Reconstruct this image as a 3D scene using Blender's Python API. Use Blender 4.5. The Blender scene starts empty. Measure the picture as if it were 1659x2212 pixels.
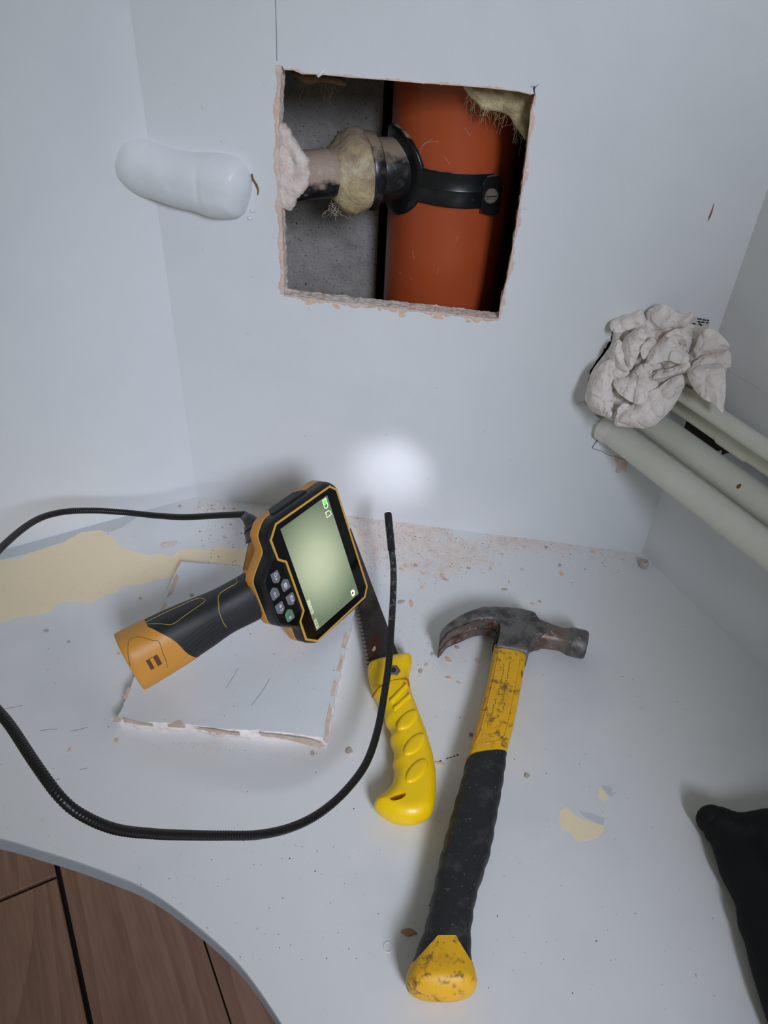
import bpy, bmesh, math, random
import numpy as np
from mathutils import Vector, Matrix, noise
from mathutils.geometry import delaunay_2d_cdt
random.seed(7)
rng = np.random.default_rng(7)
SC = bpy.context.scene
COL = SC.collection
MM = 0.001

# ------------------------------------------------------------------ camera
F_PX, PITCH, ROLL, CAM_H = 1738.357, 0.705804, -0.0590894, 560.213     # lens in px of a 1659x2212 frame, mm
CX, CY = 829.5, 1106.0
_f = np.array([0, math.cos(PITCH), -math.sin(PITCH)])
_r = np.array([1.0, 0, 0]); _d = np.cross(_f, _r)
_c, _s = math.cos(ROLL), math.sin(ROLL)
CR, CD, CF = _c*_r + _s*_d, -_s*_r + _c*_d, _f
CAMP = np.array([0, 0, CAM_H])
cam = bpy.data.cameras.new('camera'); camo = bpy.data.objects.new('camera', cam); COL.objects.link(camo)
cam.sensor_fit = 'VERTICAL'; cam.sensor_height = 36.0; cam.lens = F_PX*36/2212
cam.clip_start = 0.01; cam.clip_end = 50
M = Matrix(((CR[0], -CD[0], -CF[0], 0), (CR[1], -CD[1], -CF[1], 0), (CR[2], -CD[2], -CF[2], CAM_H*MM), (0, 0, 0, 1)))
camo.matrix_world = M
SC.camera = camo

# ------------------------------------------------------------------ light, exposure
SC.view_settings.view_transform = 'Standard'; SC.view_settings.look = 'None'
SC.view_settings.gamma = 1; SC.view_settings.use_curve_mapping = False
SC.view_settings.exposure = 0.0
w = bpy.data.worlds.new('room_ambient'); SC.world = w; w.use_nodes = True
bg = w.node_tree.nodes['Background']; bg.inputs[0].default_value = (1.0, 0.99, 0.80, 1); bg.inputs[1].default_value = 0.15
# the window: in the plane of the right-hand wall, further towards the room than the frame shows
def area(name, loc, target, sx, sy, power, col):
    l = bpy.data.lights.new(name, 'AREA'); l.shape = 'RECTANGLE'; l.size = sx; l.size_y = sy; l.energy = power; l.color = col
    o = bpy.data.objects.new(name, l); COL.objects.link(o); o.location = loc
    o.rotation_euler = (Vector(target) - Vector(loc)).to_track_quat('-Z', 'Y').to_euler()
    return o
win = area('window_daylight', (0.62, -1.12, 1.22), (0.21, 0.52, 0.13), 0.5, 0.5, 3.05, (0.80, 0.855, 1.0)); win.data.spread = math.radians(44)

# ------------------------------------------------------------------ pixel -> place helpers (mm)
def ray(p): return (p[0]-CX)*CR + (p[1]-CY)*CD + F_PX*CF
def fl(p, z=0.0):
    v = ray(p); t = (z-CAM_H)/v[2]; return CAMP + t*v
B0 = fl((760, 1115)); B1 = fl((1385, 1195))
WU = (B1-B0)/np.linalg.norm(B1-B0); WN = np.array([-WU[1], WU[0], 0.0])      # along the back wall, into the back wall
def onplane(p, o, n):
    v = ray(p); t = ((o-CAMP) @ n)/(v @ n); return CAMP + t*v
def wl(p, depth=0.0): return onplane(p, B0 + WN*depth, WN)                   # on the back wall (depth mm behind its face)
def wuz(p, depth=0.0):
    X = wl(p, depth); return np.array([(X-B0) @ WU, X[2]])
def wp(u, z, depth=0.0): return B0 + WU*u + np.array([0, 0, z]) + WN*depth
# left wall line and crease
LA, LB = fl((263, 1117)), fl((17, 1185))
LD = (LB-LA)/np.linalg.norm(LB-LA)
_A = np.array([[WU[0], -LD[0]], [WU[1], -LD[1]]]); _t = np.linalg.solve(_A, (LA-B0)[:2])
CREASE = B0 + WU*_t[0]; U_CREASE = _t[0]
RD = np.array([math.cos(math.radians(-61.5)), math.sin(math.radians(-61.5)), 0])   # right wall runs this way
RN = np.array([-RD[1], RD[0], 0.0])                                               # into the right wall
U_CORNER = np.linalg.norm(B1-B0)

# ------------------------------------------------------------------ materials
def srgb(c):
    return tuple(((x/255)/12.92 if x/255 <= 0.04045 else (((x/255)+0.055)/1.055)**2.4) for x in c) + (1.0,)
def mat(name, col, rough=0.6, metal=0.0, spots=(), bump=(), emit=None, emit_s=0.0, spec=0.5, coat=0.0, sss=0.0, settled=None):
    """spots: list of (scale, lo, hi, colour, detail) noise-masked colours; bump: list of (scale, strength, dist_mm)"""
    m = bpy.data.materials.new(name); m.use_nodes = True
    nt = m.node_tree; N = nt.nodes; L = nt.links; b = N['Principled BSDF']
    b.inputs['Roughness'].default_value = rough; b.inputs['Metallic'].default_value = metal
    b.inputs['Specular IOR Level'].default_value = spec
    b.inputs['Base Color'].default_value = srgb(col)
    if coat: b.inputs['Coat Weight'].default_value = coat
    if sss: b.inputs['Subsurface Weight'].default_value = sss; b.inputs['Subsurface Scale'].default_value = 0.004
    if emit: b.inputs['Emission Color'].default_value = srgb(emit); b.inputs['Emission Strength'].default_value = emit_s
    tc = N.new('ShaderNodeTexCoord')
    cur = None
    for (sc, lo, hi, c2, det) in spots:
        n = N.new('ShaderNodeTexNoise'); n.inputs['Scale'].default_value = sc; n.inputs['Detail'].default_value = det
        n.inputs['Roughness'].default_value = 0.62
        L.new(tc.outputs['Object'], n.inputs['Vector'])
        mr = N.new('ShaderNodeMapRange'); mr.inputs['From Min'].default_value = lo; mr.inputs['From Max'].default_value = hi
        L.new(n.outputs['Fac'], mr.inputs['Value'])
        mx = N.new('ShaderNodeMix'); mx.data_type = 'RGBA'
        if cur is None: mx.inputs['A'].default_value = srgb(col)
        else: L.new(cur, mx.inputs['A'])
        mx.inputs['B'].default_value = srgb(c2); L.new(mr.outputs['Result'], mx.inputs['Factor'])
        cur = mx.outputs['Result']
    if settled:     # dust lying on upward-facing surfaces
        ge = N.new('ShaderNodeNewGeometry'); sp_ = N.new('ShaderNodeSeparateXYZ'); L.new(ge.outputs['Normal'], sp_.inputs[0])
        n = N.new('ShaderNodeTexNoise'); n.inputs['Scale'].default_value = 110; n.inputs['Detail'].default_value = 6; L.new(tc.outputs['Object'], n.inputs['Vector'])
        ad = N.new('ShaderNodeMath'); ad.operation = 'ADD'; L.new(sp_.outputs[2], ad.inputs[0]); L.new(n.outputs['Fac'], ad.inputs[1])
        mr = N.new('ShaderNodeMapRange'); mr.inputs['From Min'].default_value = settled[1]; mr.inputs['From Max'].default_value = settled[1]+.28; mr.inputs['To Max'].default_value = .85; L.new(ad.outputs[0], mr.inputs['Value'])
        mx = N.new('ShaderNodeMix'); mx.data_type = 'RGBA'
        if cur is None: mx.inputs['A'].default_value = srgb(col)
        else: L.new(cur, mx.inputs['A'])
        mx.inputs['B'].default_value = srgb(settled[0]); L.new(mr.outputs['Result'], mx.inputs['Factor']); cur = mx.outputs['Result']
    if cur is not None: L.new(cur, b.inputs['Base Color'])
    prev = None
    for (sc, st, dist) in bump:
        n = N.new('ShaderNodeTexNoise'); n.inputs['Scale'].default_value = sc; n.inputs['Detail'].default_value = 4
        L.new(tc.outputs['Object'], n.inputs['Vector'])
        bp = N.new('ShaderNodeBump'); bp.inputs['Strength'].default_value = st; bp.inputs['Distance'].default_value = dist*MM
        L.new(n.outputs['Fac'], bp.inputs['Height'])
        if prev: L.new(prev, bp.inputs['Normal'])
        prev = bp.outputs['Normal']
    if prev: L.new(prev, b.inputs['Normal'])
    return m
MT = {}
MT['paint'] = mat('wall_paint', (226, 229, 232), 0.42, spots=[(6, .45, .75, (219, 223, 227), 3)], bump=[(420, .16, .5), (45, .22, 2.0), (9, .2, 8)])
MT['shelf'] = mat('shelf_paint', (226, 227, 227), 0.34, spots=[(9, .5, .75, (216, 218, 220), 3), (260, .70, .78, (150, 145, 138), 3)], bump=[(350, .10, .4), (30, .12, 2.0)])
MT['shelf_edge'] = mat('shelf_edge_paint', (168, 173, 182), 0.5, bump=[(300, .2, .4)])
MT['cream'] = mat('old_cream_paint', (248, 230, 194), 0.5, spots=[(120, .55, .8, (240, 220, 184), 4)], bump=[(300, .15, .4)])
MT['bluegrey'] = mat('grey_undercoat', (200, 204, 209), 0.55, bump=[(300, .15, .4)])
MT['plaster'] = mat('gypsum', (224, 212, 205), 0.9, spots=[(160, .45, .7, (205, 184, 172), 5), (60, .55, .75, (236, 230, 226), 3)], bump=[(500, .6, 1.0), (120, .5, 2)])
MT['offcut_core'] = mat('gypsum_white', (240, 232, 228), 0.9, spots=[(120, .5, .7, (222, 204, 196), 5)], bump=[(400, .5, 1.0), (100, .5, 2)])
MT['paper_tear'] = mat('torn_board_paper', (216, 192, 176), 0.9, spots=[(140, .45, .7, (232, 214, 202), 4), (300, .62, .75, (176, 142, 122), 3)], bump=[(500, .4, .6)])
MT['peach'] = mat('peach_paint_chip', (228, 196, 168), 0.7, spots=[(300, .5, .8, (206, 168, 138), 3)])
MT['browncap'] = mat('brown_paint_chip', (186, 140, 112), 0.7, spots=[(300, .5, .8, (160, 116, 92), 3)])
MT['greychip'] = mat('grey_plaster_chip', (186, 172, 160), 0.8, spots=[(300, .5, .8, (214, 200, 190), 3)])
MT['concrete'] = mat('concrete', (158, 154, 150), 0.9, spots=[(40, .45, .7, (132, 128, 122), 6), (500, .63, .70, (54, 52, 50), 2), (420, .70, .76, (170, 165, 158), 2)], bump=[(300, .7, 1.5), (60, .5, 3)])
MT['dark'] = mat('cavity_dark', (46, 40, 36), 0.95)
MT['terracotta'] = mat('orange_drain_pvc', (178, 80, 42), 0.34, spots=[(14, .45, .75, (166, 74, 40), 4), (240, .70, .80, (190, 110, 72), 3)], bump=[(70, .05, .6)])
MT['black_abs'] = mat('black_abs_pipe', (24, 25, 28), 0.32, spots=[(60, .58, .72, (84, 78, 70), 6), (220, .66, .76, (150, 136, 118), 4)], bump=[(160, .2, .6)], settled=((158, 142, 124), 1.0))
MT['blackclamp'] = mat('black_clamp_plastic', (20, 21, 24), 0.28, spots=[(160, .66, .82, (96, 90, 84), 5)], bump=[(160, .08, .5)], settled=((150, 140, 126), 1.25))
MT['foam'] = mat('dusty_filler_foam', (196, 178, 136), 0.85, spots=[(45, .42, .62, (160, 140, 118), 6), (30, .55, .7, (216, 206, 176), 5), (110, .64, .74, (92, 72, 52), 5)], bump=[(220, .8, 2.0), (60, .6, 3)], settled=((150, 132, 112), .95))
MT['dustpipe'] = mat('plaster_dusted_pipe', (20, 21, 26), 0.35, spots=[(160, .62, .7, (120, 110, 104), 5)], bump=[(260, .5, 1.2), (60, .4, 3)], settled=((182, 162, 148), .22))
MT['wool'] = mat('mineral_wool', (206, 190, 150), 0.95, spots=[(60, .45, .7, (168, 150, 114), 5)], bump=[(180, .9, 3), (600, .5, 1)])
MT['brownwool'] = mat('brown_wool', (132, 104, 70), 0.95, spots=[(60, .45, .7, (92, 72, 50), 5)], bump=[(180, .9, 3)])
MT['pipe_white'] = mat('yellowed_white_gloss', (224, 225, 214), 0.36, spots=[(10, .45, .7, (214, 215, 202), 4), (160, .71, .78, (96, 92, 80), 3)], bump=[(60, .15, 1.0), (300, .08, .4)])
MT['rag'] = mat('paper_rag', (240, 231, 226), 0.85, spots=[(30, .45, .7, (230, 219, 213), 4)], bump=[(70, .35, 2.0), (300, .25, .6)], spec=.2)
def crinkle(m):
    nt = m.node_tree; N = nt.nodes; L = nt.links; b = N['Principled BSDF']; tc = N.new('ShaderNodeTexCoord'); prev = b.inputs['Normal'].links[0].from_socket
    nz = N.new('ShaderNodeTexNoise'); nz.inputs['Scale'].default_value = 40; L.new(tc.outputs['Object'], nz.inputs['Vector'])
    sc_ = N.new('ShaderNodeVectorMath'); sc_.operation = 'SCALE'; sc_.inputs['Scale'].default_value = .022; L.new(nz.outputs['Color'], sc_.inputs[0])
    ad = N.new('ShaderNodeVectorMath'); ad.operation = 'ADD'; L.new(tc.outputs['Object'], ad.inputs[0]); L.new(sc_.outputs['Vector'], ad.inputs[1])
    for sc2, st, ds in ((70, .45, 2.2), (170, .22, 1.0)):
        v = N.new('ShaderNodeTexVoronoi'); v.feature = 'DISTANCE_TO_EDGE'; v.inputs['Scale'].default_value = sc2; L.new(ad.outputs['Vector'], v.inputs['Vector'])
        mr = N.new('ShaderNodeMapRange'); mr.inputs['From Max'].default_value = .16; L.new(v.outputs['Distance'], mr.inputs['Value'])
        bp = N.new('ShaderNodeBump'); bp.inputs['Strength'].default_value = st; bp.inputs['Distance'].default_value = ds*MM; L.new(mr.outputs['Result'], bp.inputs['Height']); L.new(prev, bp.inputs['Normal']); prev = bp.outputs['Normal']
    L.new(prev, b.inputs['Normal'])
crinkle(MT['rag'])
MT['grip'] = mat('hammer_grip_rubber', (31, 31, 33), 0.55, spots=[(90, .52, .70, (60, 59, 58), 6), (420, .65, .73, (132, 127, 120), 4)], bump=[(160, .3, 1.0), (500, .25, .5)])
MT['hyellow'] = mat('grubby_yellow_fibreglass', (234, 176, 28), 0.48, spots=[(45, .53, .70, (204, 148, 32), 6), (140, .545, .66, (128, 94, 40), 6), (75, .63, .74, (84, 62, 34), 7)], bump=[(220, .3, .6)])
MT['steel'] = mat('worn_dark_steel', (112, 109, 106), 0.5, metal=.45, spots=[(70, .46, .62, (74, 72, 70), 6), (260, .62, .72, (160, 156, 150), 5)], bump=[(180, .4, .8)])
MT['rust'] = mat('rusted_steel', (122, 108, 100), 0.48, metal=.45, spots=[(60, .50, .66, (96, 62, 46), 6), (220, .60, .70, (188, 178, 168), 5), (45, .60, .72, (48, 40, 36), 6)], bump=[(180, .5, .8)])
MT['syellow'] = mat('saw_yellow_plastic', (255, 210, 0), 0.36, spots=[(18, .5, .8, (250, 196, 0), 3), (170, .70, .78, (128, 104, 30), 6)], bump=[(60, .06, .6)])
MT['slot'] = mat('orange_hole_inside', (176, 96, 30), 0.6)
MT['blade'] = mat('saw_blade_steel', (72, 66, 64), 0.45, metal=.75, spots=[(45, .48, .66, (56, 47, 44), 6), (300, .66, .75, (150, 142, 136), 5), (30, .60, .72, (86, 58, 44), 5)], bump=[(200, .3, .5)])
MT['tooth'] = mat('ground_tooth_steel', (176, 170, 164), 0.35, metal=.8)
MT['dgold'] = mat('device_amber_plastic', (212, 148, 58), 0.48, spots=[(12, .45, .8, (204, 140, 52), 3)], bump=[(700, .06, .3)])
MT['dblack'] = mat('device_black_plastic', (20, 21, 24), 0.42, bump=[(900, .10, .3)])
MT['dpanel'] = mat('device_gloss_panel', (8, 8, 11), 0.16)
MT['drubber'] = mat('device_grip_rubber', (27, 28, 31), 0.55, spots=[(300, .70, .78, (110, 108, 104), 4)], bump=[(900, .2, .3)])
MT['goldline'] = mat('device_trim_line', (214, 164, 66), 0.45)
MT['button'] = mat('grey_button', (112, 114, 120), 0.5)
MT['gbutton'] = mat('green_button', (96, 134, 112), 0.5)
MT['icon'] = mat('white_print', (226, 228, 232), 0.6)
MT['icon_red'] = mat('red_print', (150, 92, 84), 0.6)
MT['cable'] = mat('gooseneck_black', (16, 16, 18), 0.38, bump=[(700, .2, .4)])
MT['cable_dusty'] = mat('gooseneck_dusty', (30, 30, 32), 0.5, spots=[(200, .5, .7, (124, 120, 118), 6)])
MT['lens'] = mat('probe_lens_rim', (150, 152, 156), 0.2, emit=(240, 240, 255), emit_s=0.6)
MT['bag'] = mat('black_canvas', (17, 17, 19), 0.75, spots=[(16, .60, .78, (40, 40, 42), 6), (60, .68, .80, (72, 72, 74), 6)], bump=[(900, .25, .4), (40, .4, 4)], spec=.3)
MT['slit'] = mat('pencil_graphite', (132, 136, 144), 0.8)
MT['crack'] = mat('brown_crack', (120, 92, 54), 0.9)
MT['redmark'] = mat('red_brown_scratch', (150, 100, 84), 0.8)
MT['inkprint'] = mat('black_ink_print', (34, 34, 36), 0.8)
MT['screw'] = mat('dull_screw', (132, 124, 114), 0.5, metal=.5, spots=[(200, .5, .7, (84, 72, 62), 5)])
MT['yellowseam'] = mat('olive_seam_line', (166, 146, 72), 0.6)
MT['tabdark'] = mat('latch_recess', (96, 56, 14), 0.6)
MT['grain'] = mat('plaster_grains', (232, 219, 211), 0.9, spots=[(90, .45, .7, (216, 194, 182), 4)])
MT['darkgrain'] = mat('dark_grit', (84, 74, 68), 0.9)
MT['fibre'] = mat('pale_fibres', (190, 178, 160), 0.9)

def wood(name, c1, c2, seed):
    m = bpy.data.materials.new(name); m.use_nodes = True
    nt = m.node_tree; N = nt.nodes; L = nt.links; b = N['Principled BSDF']; b.inputs['Roughness'].default_value = .55
    tc = N.new('ShaderNodeTexCoord'); mp = N.new('ShaderNodeMapping'); mp.inputs['Scale'].default_value = (1.0, .09, 1.0); mp.inputs['Location'].default_value = (seed*.37, seed*.21, 0)
    L.new(tc.outputs['Object'], mp.inputs['Vector'])
    n1 = N.new('ShaderNodeTexNoise'); n1.inputs['Scale'].default_value = 5; n1.inputs['Detail'].default_value = 1.5; L.new(mp.outputs['Vector'], n1.inputs['Vector'])
    mm = N.new('ShaderNodeMath'); mm.operation = 'MULTIPLY'; mm.inputs[1].default_value = 26; L.new(n1.outputs['Fac'], mm.inputs[0])
    fr = N.new('ShaderNodeMath'); fr.operation = 'FRACT'; L.new(mm.outputs[0], fr.inputs[0])
    n2 = N.new('ShaderNodeTexNoise'); n2.inputs['Scale'].default_value = 240; n2.inputs['Detail'].default_value = 3; L.new(mp.outputs['Vector'], n2.inputs['Vector'])
    ad = N.new('ShaderNodeMath'); ad.operation = 'MULTIPLY_ADD'; ad.inputs[1].default_value = .45; L.new(fr.outputs[0], ad.inputs[0]); L.new(n2.outputs['Fac'], ad.inputs[2])
    mr = N.new('ShaderNodeMapRange'); mr.inputs['From Min'].default_value = .35; mr.inputs['From Max'].default_value = 1.05; L.new(ad.outputs[0], mr.inputs['Value'])
    mx = N.new('ShaderNodeMix'); mx.data_type = 'RGBA'; mx.inputs['A'].default_value = srgb(c1); mx.inputs['B'].default_value = srgb(c2); L.new(mr.outputs['Result'], mx.inputs['Factor'])
    # knots
    v = N.new('ShaderNodeTexVoronoi'); v.inputs['Scale'].default_value = 6.5
    mp2 = N.new('ShaderNodeMapping'); mp2.inputs['Scale'].default_value = (1.3, .75, 1); mp2.inputs['Location'].default_value = (seed*.63+.1, seed*.4, 0); L.new(tc.outputs['Object'], mp2.inputs['Vector']); L.new(mp2.outputs['Vector'], v.inputs['Vector'])
    kr = N.new('ShaderNodeMapRange'); kr.inputs['From Min'].default_value = .10; kr.inputs['From Max'].default_value = .05; L.new(v.outputs['Distance'], kr.inputs['Value'])
    mk = N.new('ShaderNodeMix'); mk.data_type = 'RGBA'; L.new(kr.outputs['Result'], mk.inputs['Factor']); L.new(mx.outputs['Result'], mk.inputs['A']); mk.inputs['B'].default_value = srgb((120, 82, 62))
    L.new(mk.outputs['Result'], b.inputs['Base Color'])
    return m

# ------------------------------------------------------------------ mesh helpers (all coordinates in world mm)
def nrm(v): v = np.asarray(v, float); return v/np.linalg.norm(v)
class MB:
    def __init__(s): s.v = []; s.f = []
    def add(s, V, Fc):
        k = len(s.v); s.v += [tuple(map(float, p)) for p in V]; s.f += [tuple(i+k for i in f) for f in Fc]; return s
    def rings(s, R, closed_path=False, cap=True, close_ring=True):
        n = len(R[0]); V = [p for r in R for p in r]; Fc = []
        m = len(R)
        for i in range(m if closed_path else m-1):
            j = (i+1) % m
            for a in range(n if close_ring else n-1):
                b = (a+1) % n
                Fc.append((i*n+a, i*n+b, j*n+b, j*n+a))
        if cap and not closed_path:
            Fc.append(tuple(range(n-1, -1, -1))); Fc.append(tuple((m-1)*n+a for a in range(n)))
        return s.add(V, Fc)
    def tube(s, P, rad, seg=12, cap=True):
        P = [np.asarray(p, float) for p in P]; R = []
        t0 = nrm(P[1]-P[0]); ref = np.array([0, 0, 1.0])
        if abs(t0 @ ref) > .9: ref = np.array([1.0, 0, 0])
        a = nrm(np.cross(t0, ref)); b = np.cross(t0, a)
        for i, p in enumerate(P):
            t = nrm(P[min(i+1, len(P)-1)] - P[max(i-1, 0)])
            a = nrm(a - (a @ t)*t); b = np.cross(t, a)
            r = rad[i] if hasattr(rad, '__len__') else rad
            R.append([p + r*(math.cos(q)*a + math.sin(q)*b) for q in np.linspace(0, 2*math.pi, seg, endpoint=False)])
        return s.rings(R, cap=cap)
    def build(s, name, m, parent=None, smooth=None, recalc=True):
        me = bpy.data.meshes.new(name)
        o = bpy.data.objects.new(name, me); COL.objects.link(o)
        off = np.zeros(3)
        p = parent
        if parent is not None:
            o.parent = parent; off = np.array(parent['_w'])
        else:
            V = np.array(s.v); off = np.array([(V[:, 0].min()+V[:, 0].max())/2, (V[:, 1].min()+V[:, 1].max())/2, V[:, 2].min()])
            o.location = off*MM
        o['_w'] = tuple(off)
        me.from_pydata([tuple((np.array(q)-off)*MM) for q in s.v], [], s.f)
        if recalc:
            bm = bmesh.new(); bm.from_mesh(me); bmesh.ops.recalc_face_normals(bm, faces=bm.faces); bm.to_mesh(me); bm.free()
        me.materials.append(m if not isinstance(m, str) else MT[m])
        if smooth is not None:
            me.shade_smooth()
            if smooth < 179: me.set_sharp_from_angle(angle=math.radians(smooth))
        return o
def tag(o, label, cat, group=None, kind=None):
    o['label'] = label; o['category'] = cat
    if group: o['group'] = group
    if kind: o['kind'] = kind
    return o
def thing(name, loc, label, cat, group=None):
    o = bpy.data.objects.new(name, None); COL.objects.link(o); o.empty_display_size = .02
    o.location = np.array(loc)*MM; o['_w'] = tuple(map(float, loc)); return tag(o, label, cat, group)
def struct(o): o['kind'] = 'structure'; return o

def resample(poly, step, closed=True):
    poly = [np.asarray(p, float) for p in poly]; out = []
    n = len(poly)
    for i in range(n if closed else n-1):
        a, b = poly[i], poly[(i+1) % n]; k = max(1, int(np.linalg.norm(b-a)/step+.5))
        out += [a+(b-a)*t/k for t in range(k)]
    if not closed: out.append(poly[-1])
    return out
def catmull(P, n, closed=False):
    P = [np.asarray(p, float) for p in P]; out = []; m = len(P)
    for i in range(m if closed else m-1):
        g = (lambda k: P[k % m]) if closed else (lambda k: P[min(max(k, 0), m-1)])
        p0, p1, p2, p3 = g(i-1), g(i), g(i+1), g(i+2)
        for t in np.linspace(0, 1, n, endpoint=False):
            out.append(.5*((2*p1)+(-p0+p2)*t+(2*p0-5*p1+4*p2-p3)*t*t+(-p0+3*p1-3*p2+p3)*t**3))
    if not closed: out.append(P[-1])
    return out
def inside(pts, poly):
    pts = np.asarray(pts); poly = np.asarray(poly); r = np.zeros(len(pts), bool); n = len(poly)
    for i in range(n):
        a, b = poly[i], poly[(i+1) % n]
        if a[1] == b[1]: continue
        c = (a[1] > pts[:, 1]) != (b[1] > pts[:, 1])
        r ^= c & (pts[:, 0] < (b[0]-a[0])*(pts[:, 1]-a[1])/(b[1]-a[1])+a[0])
    return r
def dist(pts, polys):
    pts = np.asarray(pts); D = np.full(len(pts), 1e9)
    for poly in polys:
        poly = np.asarray(poly)
        for i in range(len(poly)):
            a, b = poly[i], poly[(i+1) % len(poly)]; ab = b-a; L2 = ab @ ab
            if L2 < 1e-12: continue
            t = np.clip(((pts-a) @ ab)/L2, 0, 1); q = pts-(a+t[:, None]*ab)
            D = np.minimum(D, np.hypot(q[:, 0], q[:, 1]))
    return D
def fill2d(outline, holes=(), step=3.0, extra=()):
    """triangulate: returns pts (n,2), tris, nb = number of boundary pts, loops (index lists)"""
    loops = [np.array(outline)] + [np.array(h) for h in holes]
    pts = []; edges = []; idx = []
    for lp in loops:
        k = len(pts); n = len(lp); pts += [tuple(p) for p in lp]; edges += [(k+i, k+(i+1) % n) for i in range(n)]; idx.append(list(range(k, k+n)))
    nb = len(pts)
    o = loops[0]; x0, y0 = o.min(0); x1, y1 = o.max(0)
    g = np.array([(x+(step/2 if (j % 2) else 0), y) for j, y in enumerate(np.arange(y0, y1, step*.87)) for x in np.arange(x0, x1, step)])
    g = np.vstack([g]+[np.asarray(e) for e in extra]) if len(extra) else g
    ok = inside(g, o)
    for h in loops[1:]: ok &= ~inside(g, h)
    g = g[ok]
    if len(g): g = g[dist(g, loops) > step*.12]
    pts += [tuple(p) for p in g]
    r = delaunay_2d_cdt([Vector(p) for p in pts], edges, [], 0, 1e-5)
    P = np.array([tuple(p) for p in r[0]]); T = [tuple(t) for t in r[2]]
    c = np.array([P[list(t)].mean(0) for t in T]); ok = inside(c, o)
    for h in loops[1:]: ok &= ~inside(c, h)
    T = [t for t, k in zip(T, ok) if k]
    # map original boundary indices to output
    inv = {}
    for i, src in enumerate(r[3]):
        for sidx in src: inv[sidx] = i
    lo = [[inv[i] for i in ix] for ix in idx]
    return P, T, lo, loops
def solid(mb, outline, to3, H, r, wall=0.0, H2=None, holes=(), step=3.0, topfun=None, flat_bottom=False, round_holes=True):
    """rounded solid over a 2-D outline; to3(x, y, h) -> world. Top height H (rounded over r), bottom height H2."""
    H2 = H if H2 is None else H2
    loops = [np.array(outline)]+[np.array(h) for h in holes]
    ex = []
    for q in (.06, .2, .45, .75):
        for lp in loops:
            n = len(lp)
            for i in range(n):
                t = nrm(lp[(i+1) % n]-lp[i-1] + 1e-9); nn = np.array([-t[1], t[0]])
                for sg in (1, -1): ex.append(lp[i]+sg*nn*r*q)
    ex = np.array(ex)
    dd = dist(ex, loops); keep = np.zeros(len(ex), bool)
    for q in (.06, .2, .45, .75): keep |= np.abs(dd-r*q) < r*.04
    P, T, lo, loops = fill2d(outline, holes, step, [ex[keep]] if keep.any() else [])
    d = dist(P, loops if round_holes else loops[:1]); t = np.clip(d/r, 0, 1); prof = np.sqrt(np.clip(1-(1-t)**2, 0, 1))
    top = wall+(H-wall)*prof; bot = -(wall+(H2-wall)*prof)
    if flat_bottom: bot = np.full(len(P), -H2)
    if topfun is not None: top = top + np.array([topfun(p[0], p[1], dd_, tt) for p, dd_, tt in zip(P, d, t)])
    n = len(P)
    V = [to3(p[0], p[1], h) for p, h in zip(P, top)] + [to3(p[0], p[1], h) for p, h in zip(P, bot)]
    Fc = [t_ for t_ in T] + [tuple(n+i for i in t_[::-1]) for t_ in T]
    for lp in lo:
        m = len(lp)
        for i in range(m):
            a, b = lp[i], lp[(i+1) % m]
            Fc.append((a, b, n+b, n+a))
    mb.add(V, Fc); return mb
def offset_poly(poly, d):
    poly = [np.asarray(p, float) for p in poly]; n = len(poly); out = []
    area_ = sum(poly[i][0]*poly[(i+1) % n][1]-poly[(i+1) % n][0]*poly[i][1] for i in range(n)); sg = 1 if area_ > 0 else -1
    for i in range(n):
        a, b, c = poly[i-1], poly[i], poly[(i+1) % n]
        n1 = sg*np.array([(b-a)[1], -(b-a)[0]])/np.linalg.norm(b-a); n2 = sg*np.array([(c-b)[1], -(c-b)[0]])/np.linalg.norm(c-b)
        k = nrm(n1+n2); out.append(b+k*d/max(.35, k @ n1))
    return out
def prism(mb, poly, to3, z0, z1, ch0=0.0, ch1=0.0):
    R = []
    if ch0: R.append([to3(*p, z0) for p in offset_poly(poly, -ch0)]); R.append([to3(*p, z0+ch0*np.sign(z1-z0)) for p in poly])
    else: R.append([to3(*p, z0) for p in poly])
    if ch1: R.append([to3(*p, z1-ch1*np.sign(z1-z0)) for p in poly]); R.append([to3(*p, z1) for p in offset_poly(poly, -ch1)])
    else: R.append([to3(*p, z1) for p in poly])
    mb.rings(R, cap=True); return mb
def slab(mb, poly, to3, z0, z1):
    """flat plate from a possibly concave outline (triangulated)"""
    P, T, lo, _ = fill2d(poly, step=1e6 if False else 400.0)
    n = len(P)
    mb.add([to3(p[0], p[1], z1) for p in P]+[to3(p[0], p[1], z0) for p in P],
           list(T)+[tuple(n+i for i in t[::-1]) for t in T]+[(lo[0][i], lo[0][(i+1) % len(lo[0])], n+lo[0][(i+1) % len(lo[0])], n+lo[0][i]) for i in range(len(lo[0]))])
    return mb
def strip(mb, path, to3, width, z0, z1, closed=False):
    P = [np.asarray(p, float) for p in path]; n = len(P); R = []
    for i in range(n):
        a = P[(i-1) % n] if closed else P[max(i-1, 0)]; b = P[(i+1) % n] if closed else P[min(i+1, n-1)]
        if closed or 0 < i < n-1:
            t1 = nrm(P[i]-a); t2 = nrm(b-P[i]); n1 = np.array([-t1[1], t1[0]]); n2 = np.array([-t2[1], t2[0]]); k = nrm(n1+n2); k = k/max(.4, k @ n1)
        else:
            t = nrm(b-a); k = np.array([-t[1], t[0]])
        wd = width[i] if hasattr(width, '__len__') else width
        l, r = P[i]+k*wd/2, P[i]-k*wd/2
        R.append([to3(*l, z0), to3(*l, z1), to3(*r, z1), to3(*r, z0)])
    mb.rings(R, closed_path=closed); return mb
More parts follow.
